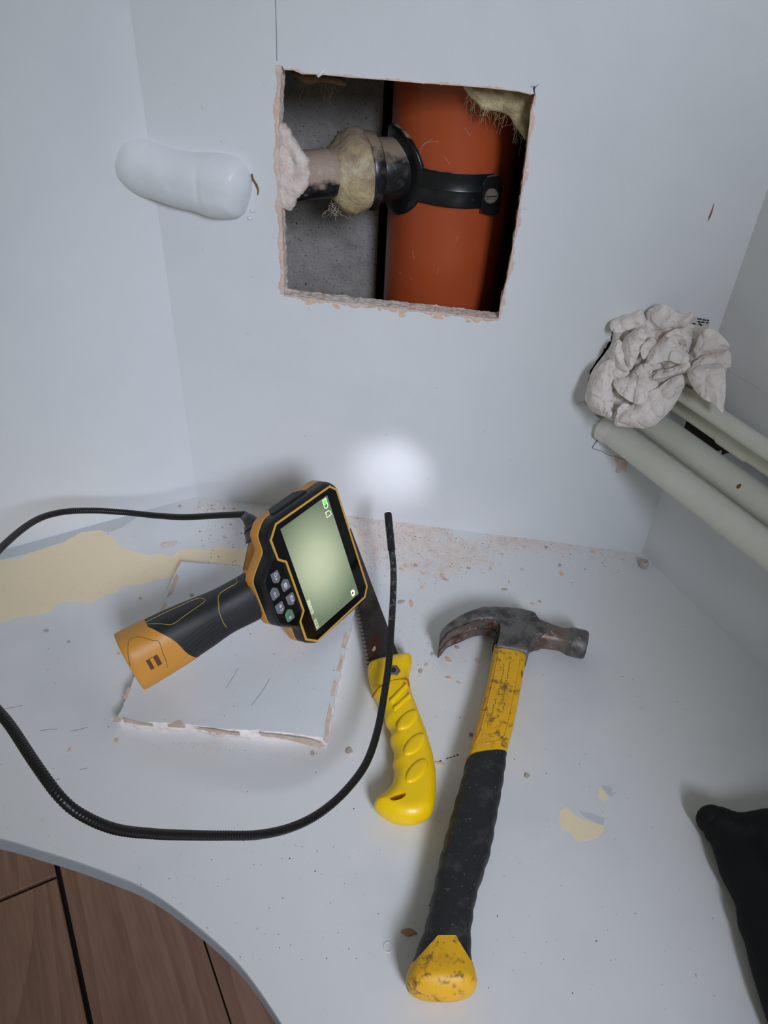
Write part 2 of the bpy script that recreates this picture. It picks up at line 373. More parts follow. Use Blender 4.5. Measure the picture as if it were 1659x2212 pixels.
def jag(poly, amp, step, seed=0):
    q = resample(poly, step); r = np.random.default_rng(seed); out = []
    for i, p in enumerate(q):
        out.append(p + r.normal(size=2)*amp*.5 + amp*np.array([noise.noise(Vector((p[0]*.15, p[1]*.15, seed))), noise.noise(Vector((p[0]*.15, p[1]*.15, seed+9)))]))
    return out
def xy3(x, y, h): return np.array([x, y, h])
def wall3(x, y, h): return wp(x, y, -h)           # (u, z, height proud of the back wall)

# ================================================================== SETTING
# ---- back wall with the sawn opening and the broken-out corner hole
HOLE_PX = [(608, 141), (614, 150), (634, 151), (652, 159), (700, 161), (760, 167), (820, 171), (900, 178), (1000, 185), (1060, 190), (1120, 197),
           (1147, 204), (1152, 203), (1152, 187), (1157, 187), (1156, 206), (1147, 240), (1138, 330), (1127, 410), (1112, 510), (1096, 600), (1081, 660), (1077, 689),
           (1060, 688), (1000, 681), (940, 674), (860, 666), (800, 659), (740, 653), (680, 646), (635, 640), (614, 636), (613, 590), (611, 540), (609, 480), (607, 430), (603, 350), (602, 280), (605, 200)]
HOLE = jag([wuz(p) for p in HOLE_PX], .45, 2.2, 1)
RAGH_PX = [(1268, 880), (1266, 850), (1275, 800), (1300, 765), (1318, 735), (1324, 700), (1345, 684), (1400, 690), (1450, 700), (1478, 712), (1480, 800), (1440, 880), (1400, 905), (1330, 915), (1290, 900)]
RAGH = jag([wuz(p) for p in RAGH_PX], .7, 2.5, 2)
outer = [np.array(p) for p in ((U_CREASE, -30.), (U_CORNER, -30.), (U_CORNER, 1300.), (U_CREASE, 1300.))]
P, T, lo, _ = fill2d(resample(outer, 60), [HOLE, RAGH], 45.0)
mb = MB(); mb.add([wp(p[0], p[1]) for p in P], T)
wall_back = struct(mb.build('wall_back', 'paint', recalc=False))
for p in wall_back.data.polygons: pass
# cut faces of the opening (12.5 mm board)
def cut_edge(hole, depth, seed, name, m):
    mb = MB(); R = []; nr = 6
    q = [np.array(p) for p in hole]; c = sum(q)/len(q)
    for k in range(nr+1):
        dpt = depth*k/nr; ring = []
        for i, p in enumerate(q):
            nn = nrm(c-p); a = noise.noise(Vector((p[0]*.22, p[1]*.22, k*.9+seed)))*1.0*(0 if k == 0 else 1)
            ring.append(wp(*(p+nn*(a+.25*k/nr)), dpt))
        R.append(ring)
    mb.rings(R, cap=False); return mb.build(name, m, wall_back, recalc=False)
cut_edge(HOLE, 12.5, 3, 'cut_plaster_edge', 'plaster')
cut_edge(RAGH, 10, 5, 'broken_plaster_edge', 'plaster')
# torn paper borders around the opening (scalloped scraps standing a little proud of the paint)
def torn(idx_pts, wfun, name, seed):
    mb = MB(); inner = resample(idx_pts, 1.2, closed=False); c = np.mean([wuz(p) for p in HOLE_PX], 0); R = []
    q = inner
    for i, p in enumerate(q):
        t = nrm(q[min(i+1, len(q)-1)]-q[max(i-1, 0)]); nn = np.array([-t[1], t[0]]);
        if nn @ (p-c) < 0: nn = -nn
        wd = wfun(i/(len(q)-1), i)
        R.append([wp(*(p-nn*.2), -.05), wp(*(p-nn*.2), -.5), wp(*(p+nn*wd*.6), -.45), wp(*(p+nn*wd), -.05)])
    mb.rings(R, close_ring=False, cap=False); return mb.build(name, 'paper_tear', wall_back)
def scal(base, amp, per, seed):
    r = np.random.default_rng(seed); ph = r.uniform(0, 6, 8); 
    def f(t, i):
        s = abs(math.sin(i*1.2*math.pi/per+ph[0]+.8*math.sin(i*.13+ph[1])))**.6
        return max(.25, base+amp*s*(.5+.5*math.sin(i*.21+ph[2]))+.3*math.sin(i*1.7))
    return f
HU = [wuz(p) for p in HOLE_PX]
torn(HU[31:39]+[HU[0]], scal(2.6, 2.8, 18, 1), 'torn_paper_border', 1)
torn(HU[22:32], scal(1.4, 3.2, 9, 2), 'torn_paper_border', 2)
torn(HU[15:23], scal(1.0, 2.8, 14, 3), 'torn_paper_border', 3)
torn(HU[1:12], scal(.2, 1.4, 11, 4), 'torn_paper_border', 4)
# curled white sliver on the top edge, fibre at the kerf corner
mb = MB(); mb.tube([wl((700, 152), -1.5), wl((694, 158), -3), wl((687, 164), -3), wl((684, 163), -2)], [1.0, 1.5, 1.3, .3], 8); mb.build('curled_paper_sliver', 'paint', wall_back, 60)
mb = MB(); mb.tube([wl((1156, 190), -.5), wl((1163, 182), -4)], .18, 5); mb.tube([wl((1156, 192), -.5), wl((1149, 183), -3)], .15, 5); mb.build('loose_fibre', 'slit', wall_back)
# peach flakes of face paper on the wall below the opening
for (px, py, sx, sy, a) in ((668, 655, 11, 4.5, 10), (727, 662, 10, 5.5, -25), (800, 661, 5, 4, 0), (821, 668, 3.5, 6, 5), (867, 681, 8, 6, -30), (800, 664, 12, 2.5, 8), (947, 686, 14, 4, 0), (1012, 694, 6, 4, 0), (1030, 694, 7, 4, 5)):
    u0 = wuz((px, py)); sx /= 1.45; sy /= 1.2
    pl = [u0+np.array([math.cos(q)*sx*(.55+.12*math.sin(3*q+px)), math.sin(q)*sy*(.55 if math.sin(q) > 0 else .35)]) @ np.array([[math.cos(math.radians(a)), math.sin(math.radians(a))], [-math.sin(math.radians(a)), math.cos(math.radians(a))]]) for q in np.linspace(0, 2*math.pi, 10, endpoint=False)]
    mb = MB(); prism(mb, pl, wall3, 0, .45); mb.build('paper_flake', 'peach', wall_back)
# pencil setting-out line, hairline marks, red scratch
mb = MB(); strip(mb, [wuz(p) for p in ((595, 0), (597, 60), (598, 132))], wall3, .55, .0, .06); mb.build('pencil_line', 'slit', wall_back)
mb = MB(); strip(mb, [wuz(p) for p in ((601, 330), (604, 400), (607, 480), (609, 560), (611, 600))], wall3, .45, .0, .06); mb.build('pencil_line', 'slit', wall_back)
mb = MB(); strip(mb, [wuz(p) for p in ((1542, 440), (1538, 455), (1533, 468), (1529, 478))], wall3, [.4, 1.3, 1.6, .3], .0, .07); mb.build('red_scratch', 'redmark', wall_back)
# cracked filler round the pipes where they enter
for k, pth in enumerate([[(1300, 910), (1296, 925), (1291, 940), (1289, 952), (1282, 962), (1279, 968)], [(1291, 940), (1303, 919), (1308, 912)], [(1279, 968), (1300, 975), (1313, 982), (1325, 986)], [(1268, 885), (1284, 896), (1300, 905)]]):
    mb = MB(); strip(mb, [wuz(p) for p in pth], wall3, .7, 0, .08); mb.build('filler_crack', 'inkprint' if k < 2 else 'slit', wall_back)
mb = MB(); slab(mb, [wuz(p) for p in ((1246, 872), (1262, 868), (1275, 880), (1290, 898), (1282, 900), (1262, 890))], wall3, 0, 1.6); mb.build('lifted_paint_flap', 'paint', wall_back)
mb = MB(); slab(mb, [wuz(p) for p in ((1291, 905), (1310, 915), (1300, 935), (1294, 928))], wall3, 0, 2.2); mb.build('lifted_paint_flap', 'paint', wall_back)
mb = MB(); slab(mb, jag([wuz(p) for p in ((1326, 984), (1354, 994), (1355, 1008), (1350, 1018), (1342, 1014), (1338, 1021), (1331, 1018), (1334, 1005))], .4, 2, 71), wall3, 0, 1.4); mb.build('filler_drip', 'paper_tear', wall_back)
# paint runs / bumps on the wall
mb = MB()
for k in range(46):
    u0 = wuz((random.uniform(330, 1250), random.uniform(180, 1040))); rr = random.uniform(.5, 1.3)
    if inside([u0], HOLE)[0] or inside([u0], RAGH)[0]: continue
    mb.rings([[wp(*(u0+np.array([math.cos(q), math.sin(q)*1.2])*rr*s_), -h_) for q in np.linspace(0, 6.283, 8, endpoint=False)] for s_, h_ in ((1, 0), (.7, .28*rr), (.3, .4*rr))])
o = mb.build('paint_nibs', 'paint', wall_back, 180); o['kind'] = 'stuff'

# ---- left and right walls
def vwall(name, A, D, N_, t1, z1, m, n=10):
    mb = MB(); V = []; Fc = []
    for i in range(n+1):
        for j in range(n+1): V.append(A+D*t1*i/n+np.array([0, 0, -30+(z1+30)*j/n]))
    for i in range(n):
        for j in range(n): a = i*(n+1)+j; Fc.append((a, a+1, a+n+2, a+n+1))
    # back skin, 20 mm thick
    mb.add(V, Fc); mb.add([v+N_*20 for v in V], [f[::-1] for f in Fc])
    return struct(mb.build(name, m, recalc=False))
LN = np.array([LD[1], -LD[0], 0.0]); LN = LN if LN @ np.array([0, 1, 0]) > 0 else -LN
wall_left = vwall('wall_left', CREASE, LD, LN, 900, 1300, 'paint')
wall_right = vwall('wall_right', B1, RD, RN, 1080, 1300, 'paint')
# unseen panel added behind the viewer's right shoulder to shade the corner
mb = MB(); prism(mb, [np.array(p) for p in ((396, -350), (820, -350), (820, -390), (396, -390))], xy3, -450, 980, 0, 2); struct(mb.build('added_shade_panel', 'paint'))
# bead of paint/caulk in the right corner and old seam above the pipes
def rw(p, off=0.0): return onplane(p, B1-RN*off, RN)
def rwt(p): X = rw(p); return np.array([(X-B1) @ RD, X[2]])
def rw3(x, y, h): return B1+RD*x+np.array([0, 0, y])-RN*h
mb = MB(); strip(mb, [rwt(p) for p in ((1572, 795), (1590, 808), (1625, 828), (1659, 850), (1720, 890))], rw3, 1.0, 0, .25); mb.build('old_paint_seam', 'paint', wall_right)

mb = MB(); slab(mb, jag([rwt(p) for p in ((1440, 880), (1470, 885), (1510, 915), (1545, 945), (1575, 975), (1560, 985), (1520, 960), (1480, 935), (1445, 915))], 2.2, 3, 77), rw3, 0, .4); mb.build('plaster_gap_and_shade', 'dark', wall_right)  # dark plate: broken plaster by the paper, pipe shade painted in further along
# ---- cavity behind the plasterboard
mb = MB()
def quad(mb, a, b, c, d): mb.add([a, b, c, d], [(0, 1, 2, 3)])
D1 = 140.0
cu = (-330, -3); 
V = []; n = 24
for i in range(n+1):
    for j in range(n+1):
        u = cu[0]+(cu[1]-cu[0])*i/n; z = 60+560*j/n
        V.append(wp(u, z, D1+noise.noise(Vector((u*.03, z*.03, 2)))*1.6))
Fc = [(i*(n+1)+j, i*(n+1)+j+1, (i+1)*(n+1)+j+1, (i+1)*(n+1)+j) for i in range(n) for j in range(n)]
mb.add(V, Fc); quad(mb, wp(cu[1], 60, D1), wp(cu[1], 620, D1), wp(cu[1], 620, D1+80), wp(cu[1], 60, D1+80))
struct(mb.build('wall_cavity_concrete', 'concrete', recalc=False))
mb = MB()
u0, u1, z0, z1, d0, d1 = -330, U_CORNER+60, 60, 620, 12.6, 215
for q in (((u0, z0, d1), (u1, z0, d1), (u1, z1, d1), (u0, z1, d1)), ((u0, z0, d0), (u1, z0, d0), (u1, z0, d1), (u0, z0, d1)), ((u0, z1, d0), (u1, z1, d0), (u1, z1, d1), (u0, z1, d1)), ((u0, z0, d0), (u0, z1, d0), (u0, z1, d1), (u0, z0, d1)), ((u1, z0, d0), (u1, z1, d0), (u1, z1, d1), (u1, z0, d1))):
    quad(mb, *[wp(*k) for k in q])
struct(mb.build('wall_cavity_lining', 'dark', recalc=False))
# timber stud edge just inside the right of the opening
mb = MB(); prism(mb, [np.array(p) for p in ((126, 70), (170, 70), (170, 610), (126, 610))], lambda x, y, h: wp(x, y, h), 13.0, 75.0); struct(mb.build('trim_cavity_stud', wood('dark_stud_wood', (92, 58, 44), (70, 44, 34), 5), recalc=True))

# ---- shelf
front = [(-420, 1735), (-200, 1772), (0, 1811), (80, 1834), (159, 1858), (239, 1887), (298, 1911), (358, 1947), (418, 1993), (477, 2043), (517, 2083), (557, 2134), (609, 2212), (660, 2300), (700, 2400)]
fc = [fl(p)[:2] for p in front]
fcs = [np.array(p) for p in catmull(fc, 6)]
Lend = CREASE+LD*330; Rend = B1+RD*720
outl = [np.array(p[:2]) for p in (CREASE+LN*6-LD*0, )] + []
outl = [(CREASE+WN*6)[:2], (B1+WN*6+RN*6)[:2], (Rend+RN*6)[:2], np.array([fcs[-1][0]+160, -60.]), np.array([fcs[-1][0]+30, 10.])] + fcs[::-1] + [(Lend+LN*6)[:2]]
outl = [np.array(p) for p in outl]
shelf = thing('shelf', (0, 450, -18), 'white painted shelf with a curved front edge fitted into the corner', 'shelf')
P, T, lo, _ = fill2d(outl, step=40.0); n = len(P)
mb = MB(); mb.add([(p[0], p[1], 0) for p in P], T); mb.build('shelf_top', 'shelf', shelf, recalc=False)
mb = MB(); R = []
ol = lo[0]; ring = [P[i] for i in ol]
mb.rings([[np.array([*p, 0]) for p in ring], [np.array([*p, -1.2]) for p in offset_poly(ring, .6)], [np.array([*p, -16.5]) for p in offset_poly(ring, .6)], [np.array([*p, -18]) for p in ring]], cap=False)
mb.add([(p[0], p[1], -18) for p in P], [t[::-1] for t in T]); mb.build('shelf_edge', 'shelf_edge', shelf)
# peeled paint patches
def patch(pxs, name, m, h, seed, amp=1.0, z=0.0, par=shelf):
    mb = MB(); slab(mb, jag([fl(p)[:2] for p in pxs], amp, 3.0, seed), xy3, z-.2, z+h); return mb.build(name, m, par)
patch([(-60, 1225), (0, 1210), (45, 1208), (60, 1196), (140, 1170), (175, 1150), (215, 1145), (240, 1158), (258, 1182), (290, 1192), (320, 1199), (352, 1196), (372, 1203), (385, 1189), (425, 1184), (445, 1188), (475, 1182), (560, 1190), (580, 1230), (520, 1221), (440, 1212), (395, 1213), (375, 1248), (330, 1254), (310, 1262), (262, 1264), (255, 1278), (225, 1284), (195, 1302), (165, 1297), (130, 1300), (108, 1320), (70, 1332), (50, 1330), (15, 1340), (12, 1350), (-10, 1336), (-60, 1340)], 'bare_cream_patch', 'cream', .12, 3, .9)
patch([(1224, 1742), (1232, 1752), (1258, 1770), (1303, 1785), (1305, 1790), (1288, 1810), (1258, 1818), (1243, 1816), (1232, 1797), (1212, 1790), (1207, 1772), (1209, 1752)], 'bare_cream_patch', 'cream', .12, 4, .5)
patch([(1295, 1700), (1305, 1708), (1316, 1722), (1307, 1731), (1295, 1726), (1291, 1718)], 'bare_cream_patch', 'cream', .12, 5, .3)
patch([(1250, 1753), (1280, 1758), (1307, 1768), (1303, 1784), (1275, 1772)], 'grey_undercoat_patch', 'bluegrey', .08, 6, .4)
patch([(1298, 1697), (1310, 1696), (1324, 1703), (1320, 1710), (1327, 1716), (1318, 1722), (1309, 1712)], 'grey_undercoat_patch', 'bluegrey', .08, 7, .3)
patch([(346, 1177), (352, 1172), (385, 1167), (382, 1174), (372, 1183), (352, 1184)], 'grey_undercoat_patch', 'plaster', .25, 8, .3)
# strip of grey undercoat by the left wall
patch([(-40, 1196), (17, 1182), (150, 1146), (263, 1115), (300, 1105), (302, 1112), (262, 1140), (235, 1150), (215, 1145), (175, 1150), (140, 1170), (60, 1196), (0, 1210), (-40, 1218)], 'grey_undercoat_patch', 'bluegrey', .05, 9, .4)

for pth in (((948, 1645), (954, 1643)), ((964, 1639), (969, 1637)), ((971, 1637), (977, 1635)), ((979, 1634), (984, 1633)), ((986, 1632), (991, 1630)), ((88, 1578), (105, 1576), (124, 1575)), ((152, 1580), (170, 1576), (190, 1571)), ((10, 1531), (30, 1528), (48, 1524)), ((172, 1663), (188, 1659)), ((115, 1687), (130, 1682))):
    mb = MB(); strip(mb, [fl(p)[:2] for p in pth], xy3, .9 if pth[0][0] > 900 else .45, 0, .05); mb.build('scuff_mark', 'inkprint' if pth[0][0] > 900 else 'slit', shelf)
# ---- floorboards far below
FZ = -450.0
g1a, g1b = fl((122, 1866), FZ)[:2], fl((195, 2212), FZ)[:2]
bd = nrm(g1b-g1a); bn = np.array([-bd[1], bd[0]])
bn = bn if bn[0] > 0 else -bn
g2 = (fl((440, 2030), FZ)[:2]-g1a) @ bn
jt = (fl((122, 1893), FZ)[:2]-g1a) @ bd
floor = thing('floor', (-200, 400, FZ-22), '', ''); del floor['label']; del floor['category']; struct(floor)
def bx(a0, a1, s0, s1, name, seed, top=FZ):
    m = wood('pine_floorboard_%d' % seed, (180, 142, 124), (154, 118, 102), seed)
    me_ang = math.atan2(bd[1], bd[0])-math.pi/2
    o = MB(); prism(o, [g1a+bn*a0+bd*s0, g1a+bn*a1+bd*s0, g1a+bn*a1+bd*s1, g1a+bn*a0+bd*s1], xy3, top-20, top, 0, .8)
    ob = o.build(name, m, floor)
    # grain follows the board: spin the object frame, keep the geometry
    rot = Matrix.Rotation(me_ang, 4, 'Z'); ob.data.transform(rot.inverted()); ob.rotation_euler = (0, 0, me_ang)
    return ob
W = g2
bx(3.0, W-.9, -900, 900, 'floorboard', 1); bx(W+.9, 2*W, -900, 900, 'floorboard', 2); bx(2*W+2, 3*W, -900, 900, 'floorboard', 3)
bx(-W, -3.0, jt+2.6, 900, 'floorboard', 4); bx(-W, -3.0, -900, jt-2.6, 'floorboard', 6)
bx(-2*W, -W-2, -900, 900, 'floorboard', 7); bx(-3*W, -2*W-2, -900, 900, 'floorboard', 8)
mb = MB(); prism(mb, [g1a+bn*(-3*W)+bd*-900, g1a+bn*3*W+bd*-900, g1a+bn*3*W+bd*900, g1a+bn*(-3*W)+bd*900], xy3, FZ-30, FZ-21); mb.build('subfloor', 'dark', floor)

# ================================================================== WALL FITTINGS
# ---- painted-over pipe lump
lump_c = [(165, 400), (175, 330), (230, 250), (300, 210), (400, 225), (520, 280), (680, 330), (850, 352), (1000, 356), (1150, 380), (1240, 430), (1290, 540), (1300, 650), (1275, 760), (1230, 860), (1120, 882), (980, 872), (850, 825), (700, 790), (550, 740), (400, 690), (300, 630), (220, 555), (180, 470)]
lump_u = [wuz((200+x*.2652, 230+y*.2652+5)) for x, y in lump_c]
lump = thing('painted_pipe_cover', wp(*np.mean(lump_u, 0)), 'white painted-over pipe bulge running along the wall left of the opening', 'pipe cover')
mb = MB(); cen = np.mean(lump_u, 0)
def lf(x, y, d, t):
    a = noise.noise(Vector((x*.05, y*.05, 4)))*1.2 + noise.noise(Vector((x*.18, y*.18, 7)))*.35
    ring = -1.1*math.exp(-((x-(cen[0]+20))/1.6)**2)
    return (a+ring)*t
solid(mb, [np.array(p) for p in catmull(lump_u, 4, True)], wall3, 21, 21, wall=.2, H2=.1, step=2.2, topfun=lf, flat_bottom=True)
mb.build('bulge', 'paint', lump, 180)
mb = MB(); strip(mb, [wuz((200+x*.2652, 230+y*.2652)) for x, y in ((1298, 548), (1302, 590), (1320, 615), (1335, 640), (1350, 680), (1345, 722))], wall3, [1.2, 2.2, 1.6, 2.0, 1.4, .7], .05, .5); mb.build('brown_crack', 'crack', lump)
for (x, y, r_) in ((140, 550, 5), (225, 610, 4), (330, 690, 7), (370, 770, 6), (985, 785, 5), (1280, 910, 5), (1300, 850, 4), (1060, 285, 3)):
    u0 = wuz((200+x*.2652, 230+y*.2652)); rr = r_*.32
    mb = MB(); mb.rings([[wp(*(u0+np.array([math.cos(q)*1.3, math.sin(q)])*rr*s_), -h_) for q in np.linspace(0, 6.283, 10, endpoint=False)] for s_, h_ in ((1.2, 0), (.9, .6*rr), (.4, .9*rr))]); mb.build('paint_blob', 'paint', lump, 180)

# ---- orange drain pipe in the cavity
PU, PW, PRAD = 66.0, 100.0, 55.0
def cyl(axis_u, axis_w, rad, z0, z1, seg=72):
    return [[wp(axis_u+rad*math.sin(q), z, axis_w-rad*math.cos(q)) for q in np.linspace(0, 2*math.pi, seg, endpoint=False)] for z in (z0, z1)]
soil = thing('drain_pipe', wp(PU, 62, PW), 'orange plastic drain pipe standing upright inside the wall opening', 'pipe')
mb = MB(); mb.rings(cyl(PU, PW, PRAD, 62, 618)); mb.build('pipe_body', 'terracotta', soil, 40)
# scratches
for k, pth in enumerate((((905, 335), (915, 312), (935, 300)), ((912, 318), (922, 308), (948, 303)), ((960, 335), (972, 352)), ((860, 600), (890, 606)), ((1004, 275), (1016, 292)), ((945, 590), (948, 575)), ((985, 520), (990, 508)), ((890, 545), (894, 562)))):
    mb = MB(); R = []
    for p in pth:
        # meet the pipe front
        X = wl(p, PW-PRAD+3); u = (X-B0) @ WU; du = np.clip(u-PU, -54, 54); R.append(wp(PU+du*1.0015, X[2], PW-math.sqrt(PRAD**2-du**2)-.15))
    mb.tube(R, .13, 5); mb.build('scratch', 'fibre', soil)

# ---- black strap boss with branch pipe
ANG = math.radians(32)
bz = wuz((872, 382), 60)[1]
AX = -WU*math.cos(ANG) - WN*math.sin(ANG)                     # from drain axis towards the viewer's left
AX = nrm(AX + np.array([0, 0, .035])); AC = wp(PU, bz, PW)
ay = np.array([0, 0, 1.0]); ay = nrm(ay-(ay @ AX)*AX); az = np.cross(AX, ay)
def lathe(prof, seg=40, wob=0, seed=0, a0=0, a1=2*math.pi, close=True):
    R = []
    for s, r in prof:
        ring = []
        for q in np.linspace(a0, a1, seg, endpoint=not close):
            rr = r*(1+wob*noise.noise(Vector((math.cos(q)*1.6, math.sin(q)*1.6, s*.09+seed))))
            ring.append(AC+AX*s+ay*rr*math.cos(q)+az*rr*math.sin(q))
        R.append(ring)
    return R
boss = thing('strap_boss', AC, 'black plastic strap-on boss clamped round the orange drain pipe', 'pipe clamp')
# saddle flange: a disc bent round the drain pipe
mb = MB(); R = []; nr, na = 10, 48
fl_r = 35.0
def saddle(rr, q, lift):
    a = rr*math.sin(q); zz = rr*math.cos(q)
    th = a/PRAD; base = math.atan2(-AX @ WN, -AX @ WU)          # angle of boss on the drain
    phi = math.pi/2 - ANG + th
    dirv = -WU*math.sin(phi) - WN*math.cos(phi)
    return wp(PU, bz+zz+1.5, PW)+dirv*(PRAD+lift)
R = [[saddle(fl_r*k/nr, q, 3.2) for q in np.linspace(0, 2*math.pi, na, endpoint=False)] for k in range(1, nr+1)]
R += [[saddle(fl_r+1.0, q, 2.4) for q in np.linspace(0, 2*math.pi, na, endpoint=False)], [saddle(fl_r+1.2, q, -.4) for q in np.linspace(0, 2*math.pi, na, endpoint=False)]]
mb.rings(R, cap=True); mb.build('saddle_flange', 'blackclamp', boss, 50)
# strap to the right
mb = MB(); R = []
x_l = wuz((1062, 425), 50)[0]
ph_end = math.asin(min(.93, (x_l-PU)/(PRAD+2)))
for ph in np.linspace(math.radians(-38), ph_end, 26):
    dv = WU*math.sin(ph) - WN*math.cos(ph); zc = bz - 2.0 - 1.5*(ph-0)*1.2
    hw = 14.0
    R.append([wp(PU, zc-hw, PW)+dv*(PRAD+.1), wp(PU, zc-hw, PW)+dv*(PRAD+2.2), wp(PU, zc-hw+1, PW)+dv*(PRAD+3.0), wp(PU, zc-.6, PW)+dv*(PRAD+3.0), wp(PU, zc, PW)+dv*(PRAD+3.4), wp(PU, zc+.6, PW)+dv*(PRAD+3.0), wp(PU, zc+hw-1, PW)+dv*(PRAD+3.0), wp(PU, zc+hw, PW)+dv*(PRAD+2.2), wp(PU, zc+hw, PW)+dv*(PRAD+.1)])
mb.rings(R); mb.build('strap', 'blackclamp', boss, 35)
# lug with screw
dv = WU*math.sin(ph_end) - WN*math.cos(ph_end); tv = WU*math.cos(ph_end)+WN*math.sin(ph_end)
LC = wp(PU, bz-4.5, PW)+dv*(PRAD+3)+tv*-3
def lug3(x, y, h): return LC + (dv*.35+tv*.0-WN*.65)/np.linalg.norm(dv*.35-WN*.65)*h + nrm(tv*.5+WU*.5)*x + np.array([0, 0, y])
mb = MB(); prism(mb, [np.array(p) for p in ((-7, -15), (5, -18), (9, -16), (9, 9), (5, 15), (-5, 14), (-8, 8))], lug3, -4, 4.5, .6, .8); mb.build('clamp_lug', 'blackclamp', boss)
mb = MB(); prism(mb, [np.array((6.2*math.cos(q), 6.2*math.sin(q)-1)) for q in np.linspace(0, 6.283, 20, endpoint=False)], lug3, 4.4, 6.2, 0, .7); mb.build('screw_head', 'screw', boss)
mb = MB(); prism(mb, [np.array(p) for p in ((-4.4, -1.6), (4.4, -1.6), (4.4, -.4), (-4.4, -.4))], lug3, 6.1, 6.35); mb.build('screw_slot', 'inkprint', boss)
mb = MB(); R = lathe([(50, 25.5), (60, 25.8), (72, 26), (74, 25.4), (78, 25)]); mb.rings(R); mb.build('boss_collar', 'black_abs', boss, 40)
branch = thing('branch_pipe', AC+AX*110, 'plaster-crusted black branch pipe with a foam-smeared joint inside the opening', 'pipe')
mb = MB(); mb.rings(lathe([(76, 25), (77, 30), (79, 31.6), (86, 31.8), (87.5, 31), (88, 28)], wob=.02)); mb.build('socket_rim', 'black_abs', branch, 40)
mb = MB(); mb.rings(lathe([(86.5, 30.5), (88, 32), (92, 33.2), (97, 33.0), (102, 31), (107, 27), (111, 23), (114, 20.5)], 56, .13, 3)); mb.build('foam_ring', 'foam', branch, 180)
mb = MB(); mb.rings(lathe([(108, 19), (120, 19.5), (130, 19.2), (138, 19.6), (144, 20), (147, 19)], 48, .06, 8)); mb.build('pipe_body', 'dustpipe', branch, 180)
# ragged plaster lump where the branch goes through the board
def pl3(x, y, h): return wp(x, y, 9-h)
PLC = [wuz(p, 6) for p in ((596, 262), (612, 268), (624, 282), (634, 302), (646, 318), (657, 335), (666, 352), (669, 376), (664, 404), (655, 420), (644, 428), (636, 446), (628, 458), (618, 456), (606, 446), (596, 430))]
mb = MB(); solid(mb, jag(PLC, .9, 2.2, 61), pl3, 7, 9, wall=2, H2=5, step=1.8, topfun=lambda x, y, d, t: 1.6*noise.noise(Vector((x*.14, y*.14, 2)))+.8*noise.noise(Vector((x*.5, y*.5, 4)))-5.5*math.exp(-((x-PLC[6][0]+14+(y-PLC[6][1])*.22)/4.2)**2)*max(0, 1-abs((y-PLC[6][1])/17)))
mb.build('plaster_collar', 'plaster', branch, 180)
# drips of debris: hair and cobweb fibres below the joint
mb = MB()
for k in range(26):
    s0 = AC+AX*random.uniform(100, 116)-ay*random.uniform(20, 31)+az*random.uniform(-10, 12)
    pts = [s0]
    for j in range(4): pts.append(pts[-1]+np.array([random.uniform(-4, 4), random.uniform(-3, 3), random.uniform(-4, .5)]))
    mb.tube(catmull(pts, 3), .14, 4)
o = mb.build('cobweb_fibres', 'fibre', branch); o['kind'] = 'stuff'

# ---- mineral wool tufts
def tuft(name, pxs, depth, thick, m, label, seed, nf):
    o2 = [wuz(p, depth) for p in pxs]; t0 = thing(name, wp(*np.mean(o2, 0), depth), label, 'insulation')
    mb = MB()
    solid(mb, [np.array(p) for p in catmull(o2, 4, True)], lambda x, y, h: wp(x, y, depth-h), thick, 9, wall=.5, step=1.8, topfun=lambda x, y, d, t: t*(5*noise.noise(Vector((x*.09, y*.09, seed)))+2.5*noise.noise(Vector((x*.3, y*.3, seed)))))
    mb.build('wool_body', m, t0, 180)
    mb = MB(); r = np.random.default_rng(seed); oo = resample(o2, 1.0)
    for k in range(nf):
        p = oo[r.integers(len(oo))]; c = np.mean(o2, 0)
        s0 = wp(*(p+(c-p)*r.uniform(0, .35)), depth-r.uniform(-2, thick))
        pts = [s0]; dr = np.array([r.normal()*.5, r.normal()*.3, -abs(r.normal())-.4])
        for j in range(4): pts.append(pts[-1]+dr*r.uniform(.8, 2.2)+r.normal(size=3)*.6)
        mb.tube(pts, .07, 4)
    f = mb.build('loose_fibres', m, t0); f['kind'] = 'stuff'
tuft('mineral_wool_tuft', [(1005, 176), (1012, 205), (1030, 222), (1042, 237), (1070, 240), (1098, 250), (1112, 272), (1128, 292), (1136, 300), (1150, 250), (1158, 196), (1100, 180)], 26, 6, 'wool', 'cream fibrous wool hanging in the top right corner of the opening', 3, 160)
tuft('brown_wool_tuft', [(628, 150), (645, 172), (665, 182), (690, 178), (715, 180), (745, 186), (748, 178), (735, 165), (690, 158)], 30, 4, 'brownwool', 'brown fibrous wool hanging in the top left corner of the opening', 5, 60)

# ---- service pipes along the right wall
pang = math.radians(-58.3); PDV = np.array([math.cos(pang), math.sin(pang), 0]); PEV = np.array([-PDV[1], PDV[0], 0])
def svc(e, z, r, name, label, back=25.0, wob=.0, seed=0, fitting=None):
    # start just inside the back wall, run to beyond the frame
    o = PEV*e; t0 = ((B0-o) @ WN)/(PDV @ WN); S = o+PDV*(t0-back)+np.array([0, 0, z])
    th = thing(name, S, label, 'pipe', 'heating pipes along the right wall')
    mb = MB(); pts = [S+PDV*k for k in np.linspace(0, 640, 90)]
    R = []
    for i, p in enumerate(pts):
        R.append([p+(r*(1+.015*noise.noise(Vector((i*.25, math.cos(q), math.sin(q)+seed)))))*(math.cos(q)*PEV+math.sin(q)*np.array([0, 0, 1.0])) for q in np.linspace(0, 2*math.pi, 28, endpoint=False)])
    mb.rings(R); mb.build('pipe_body', 'pipe_white', th, 60)
    return th, S
t1, S1 = svc(500, 146.1, 12.8, 'heating_pipe', 'thick white heating pipe nearest the room, lowest of the four', 8)
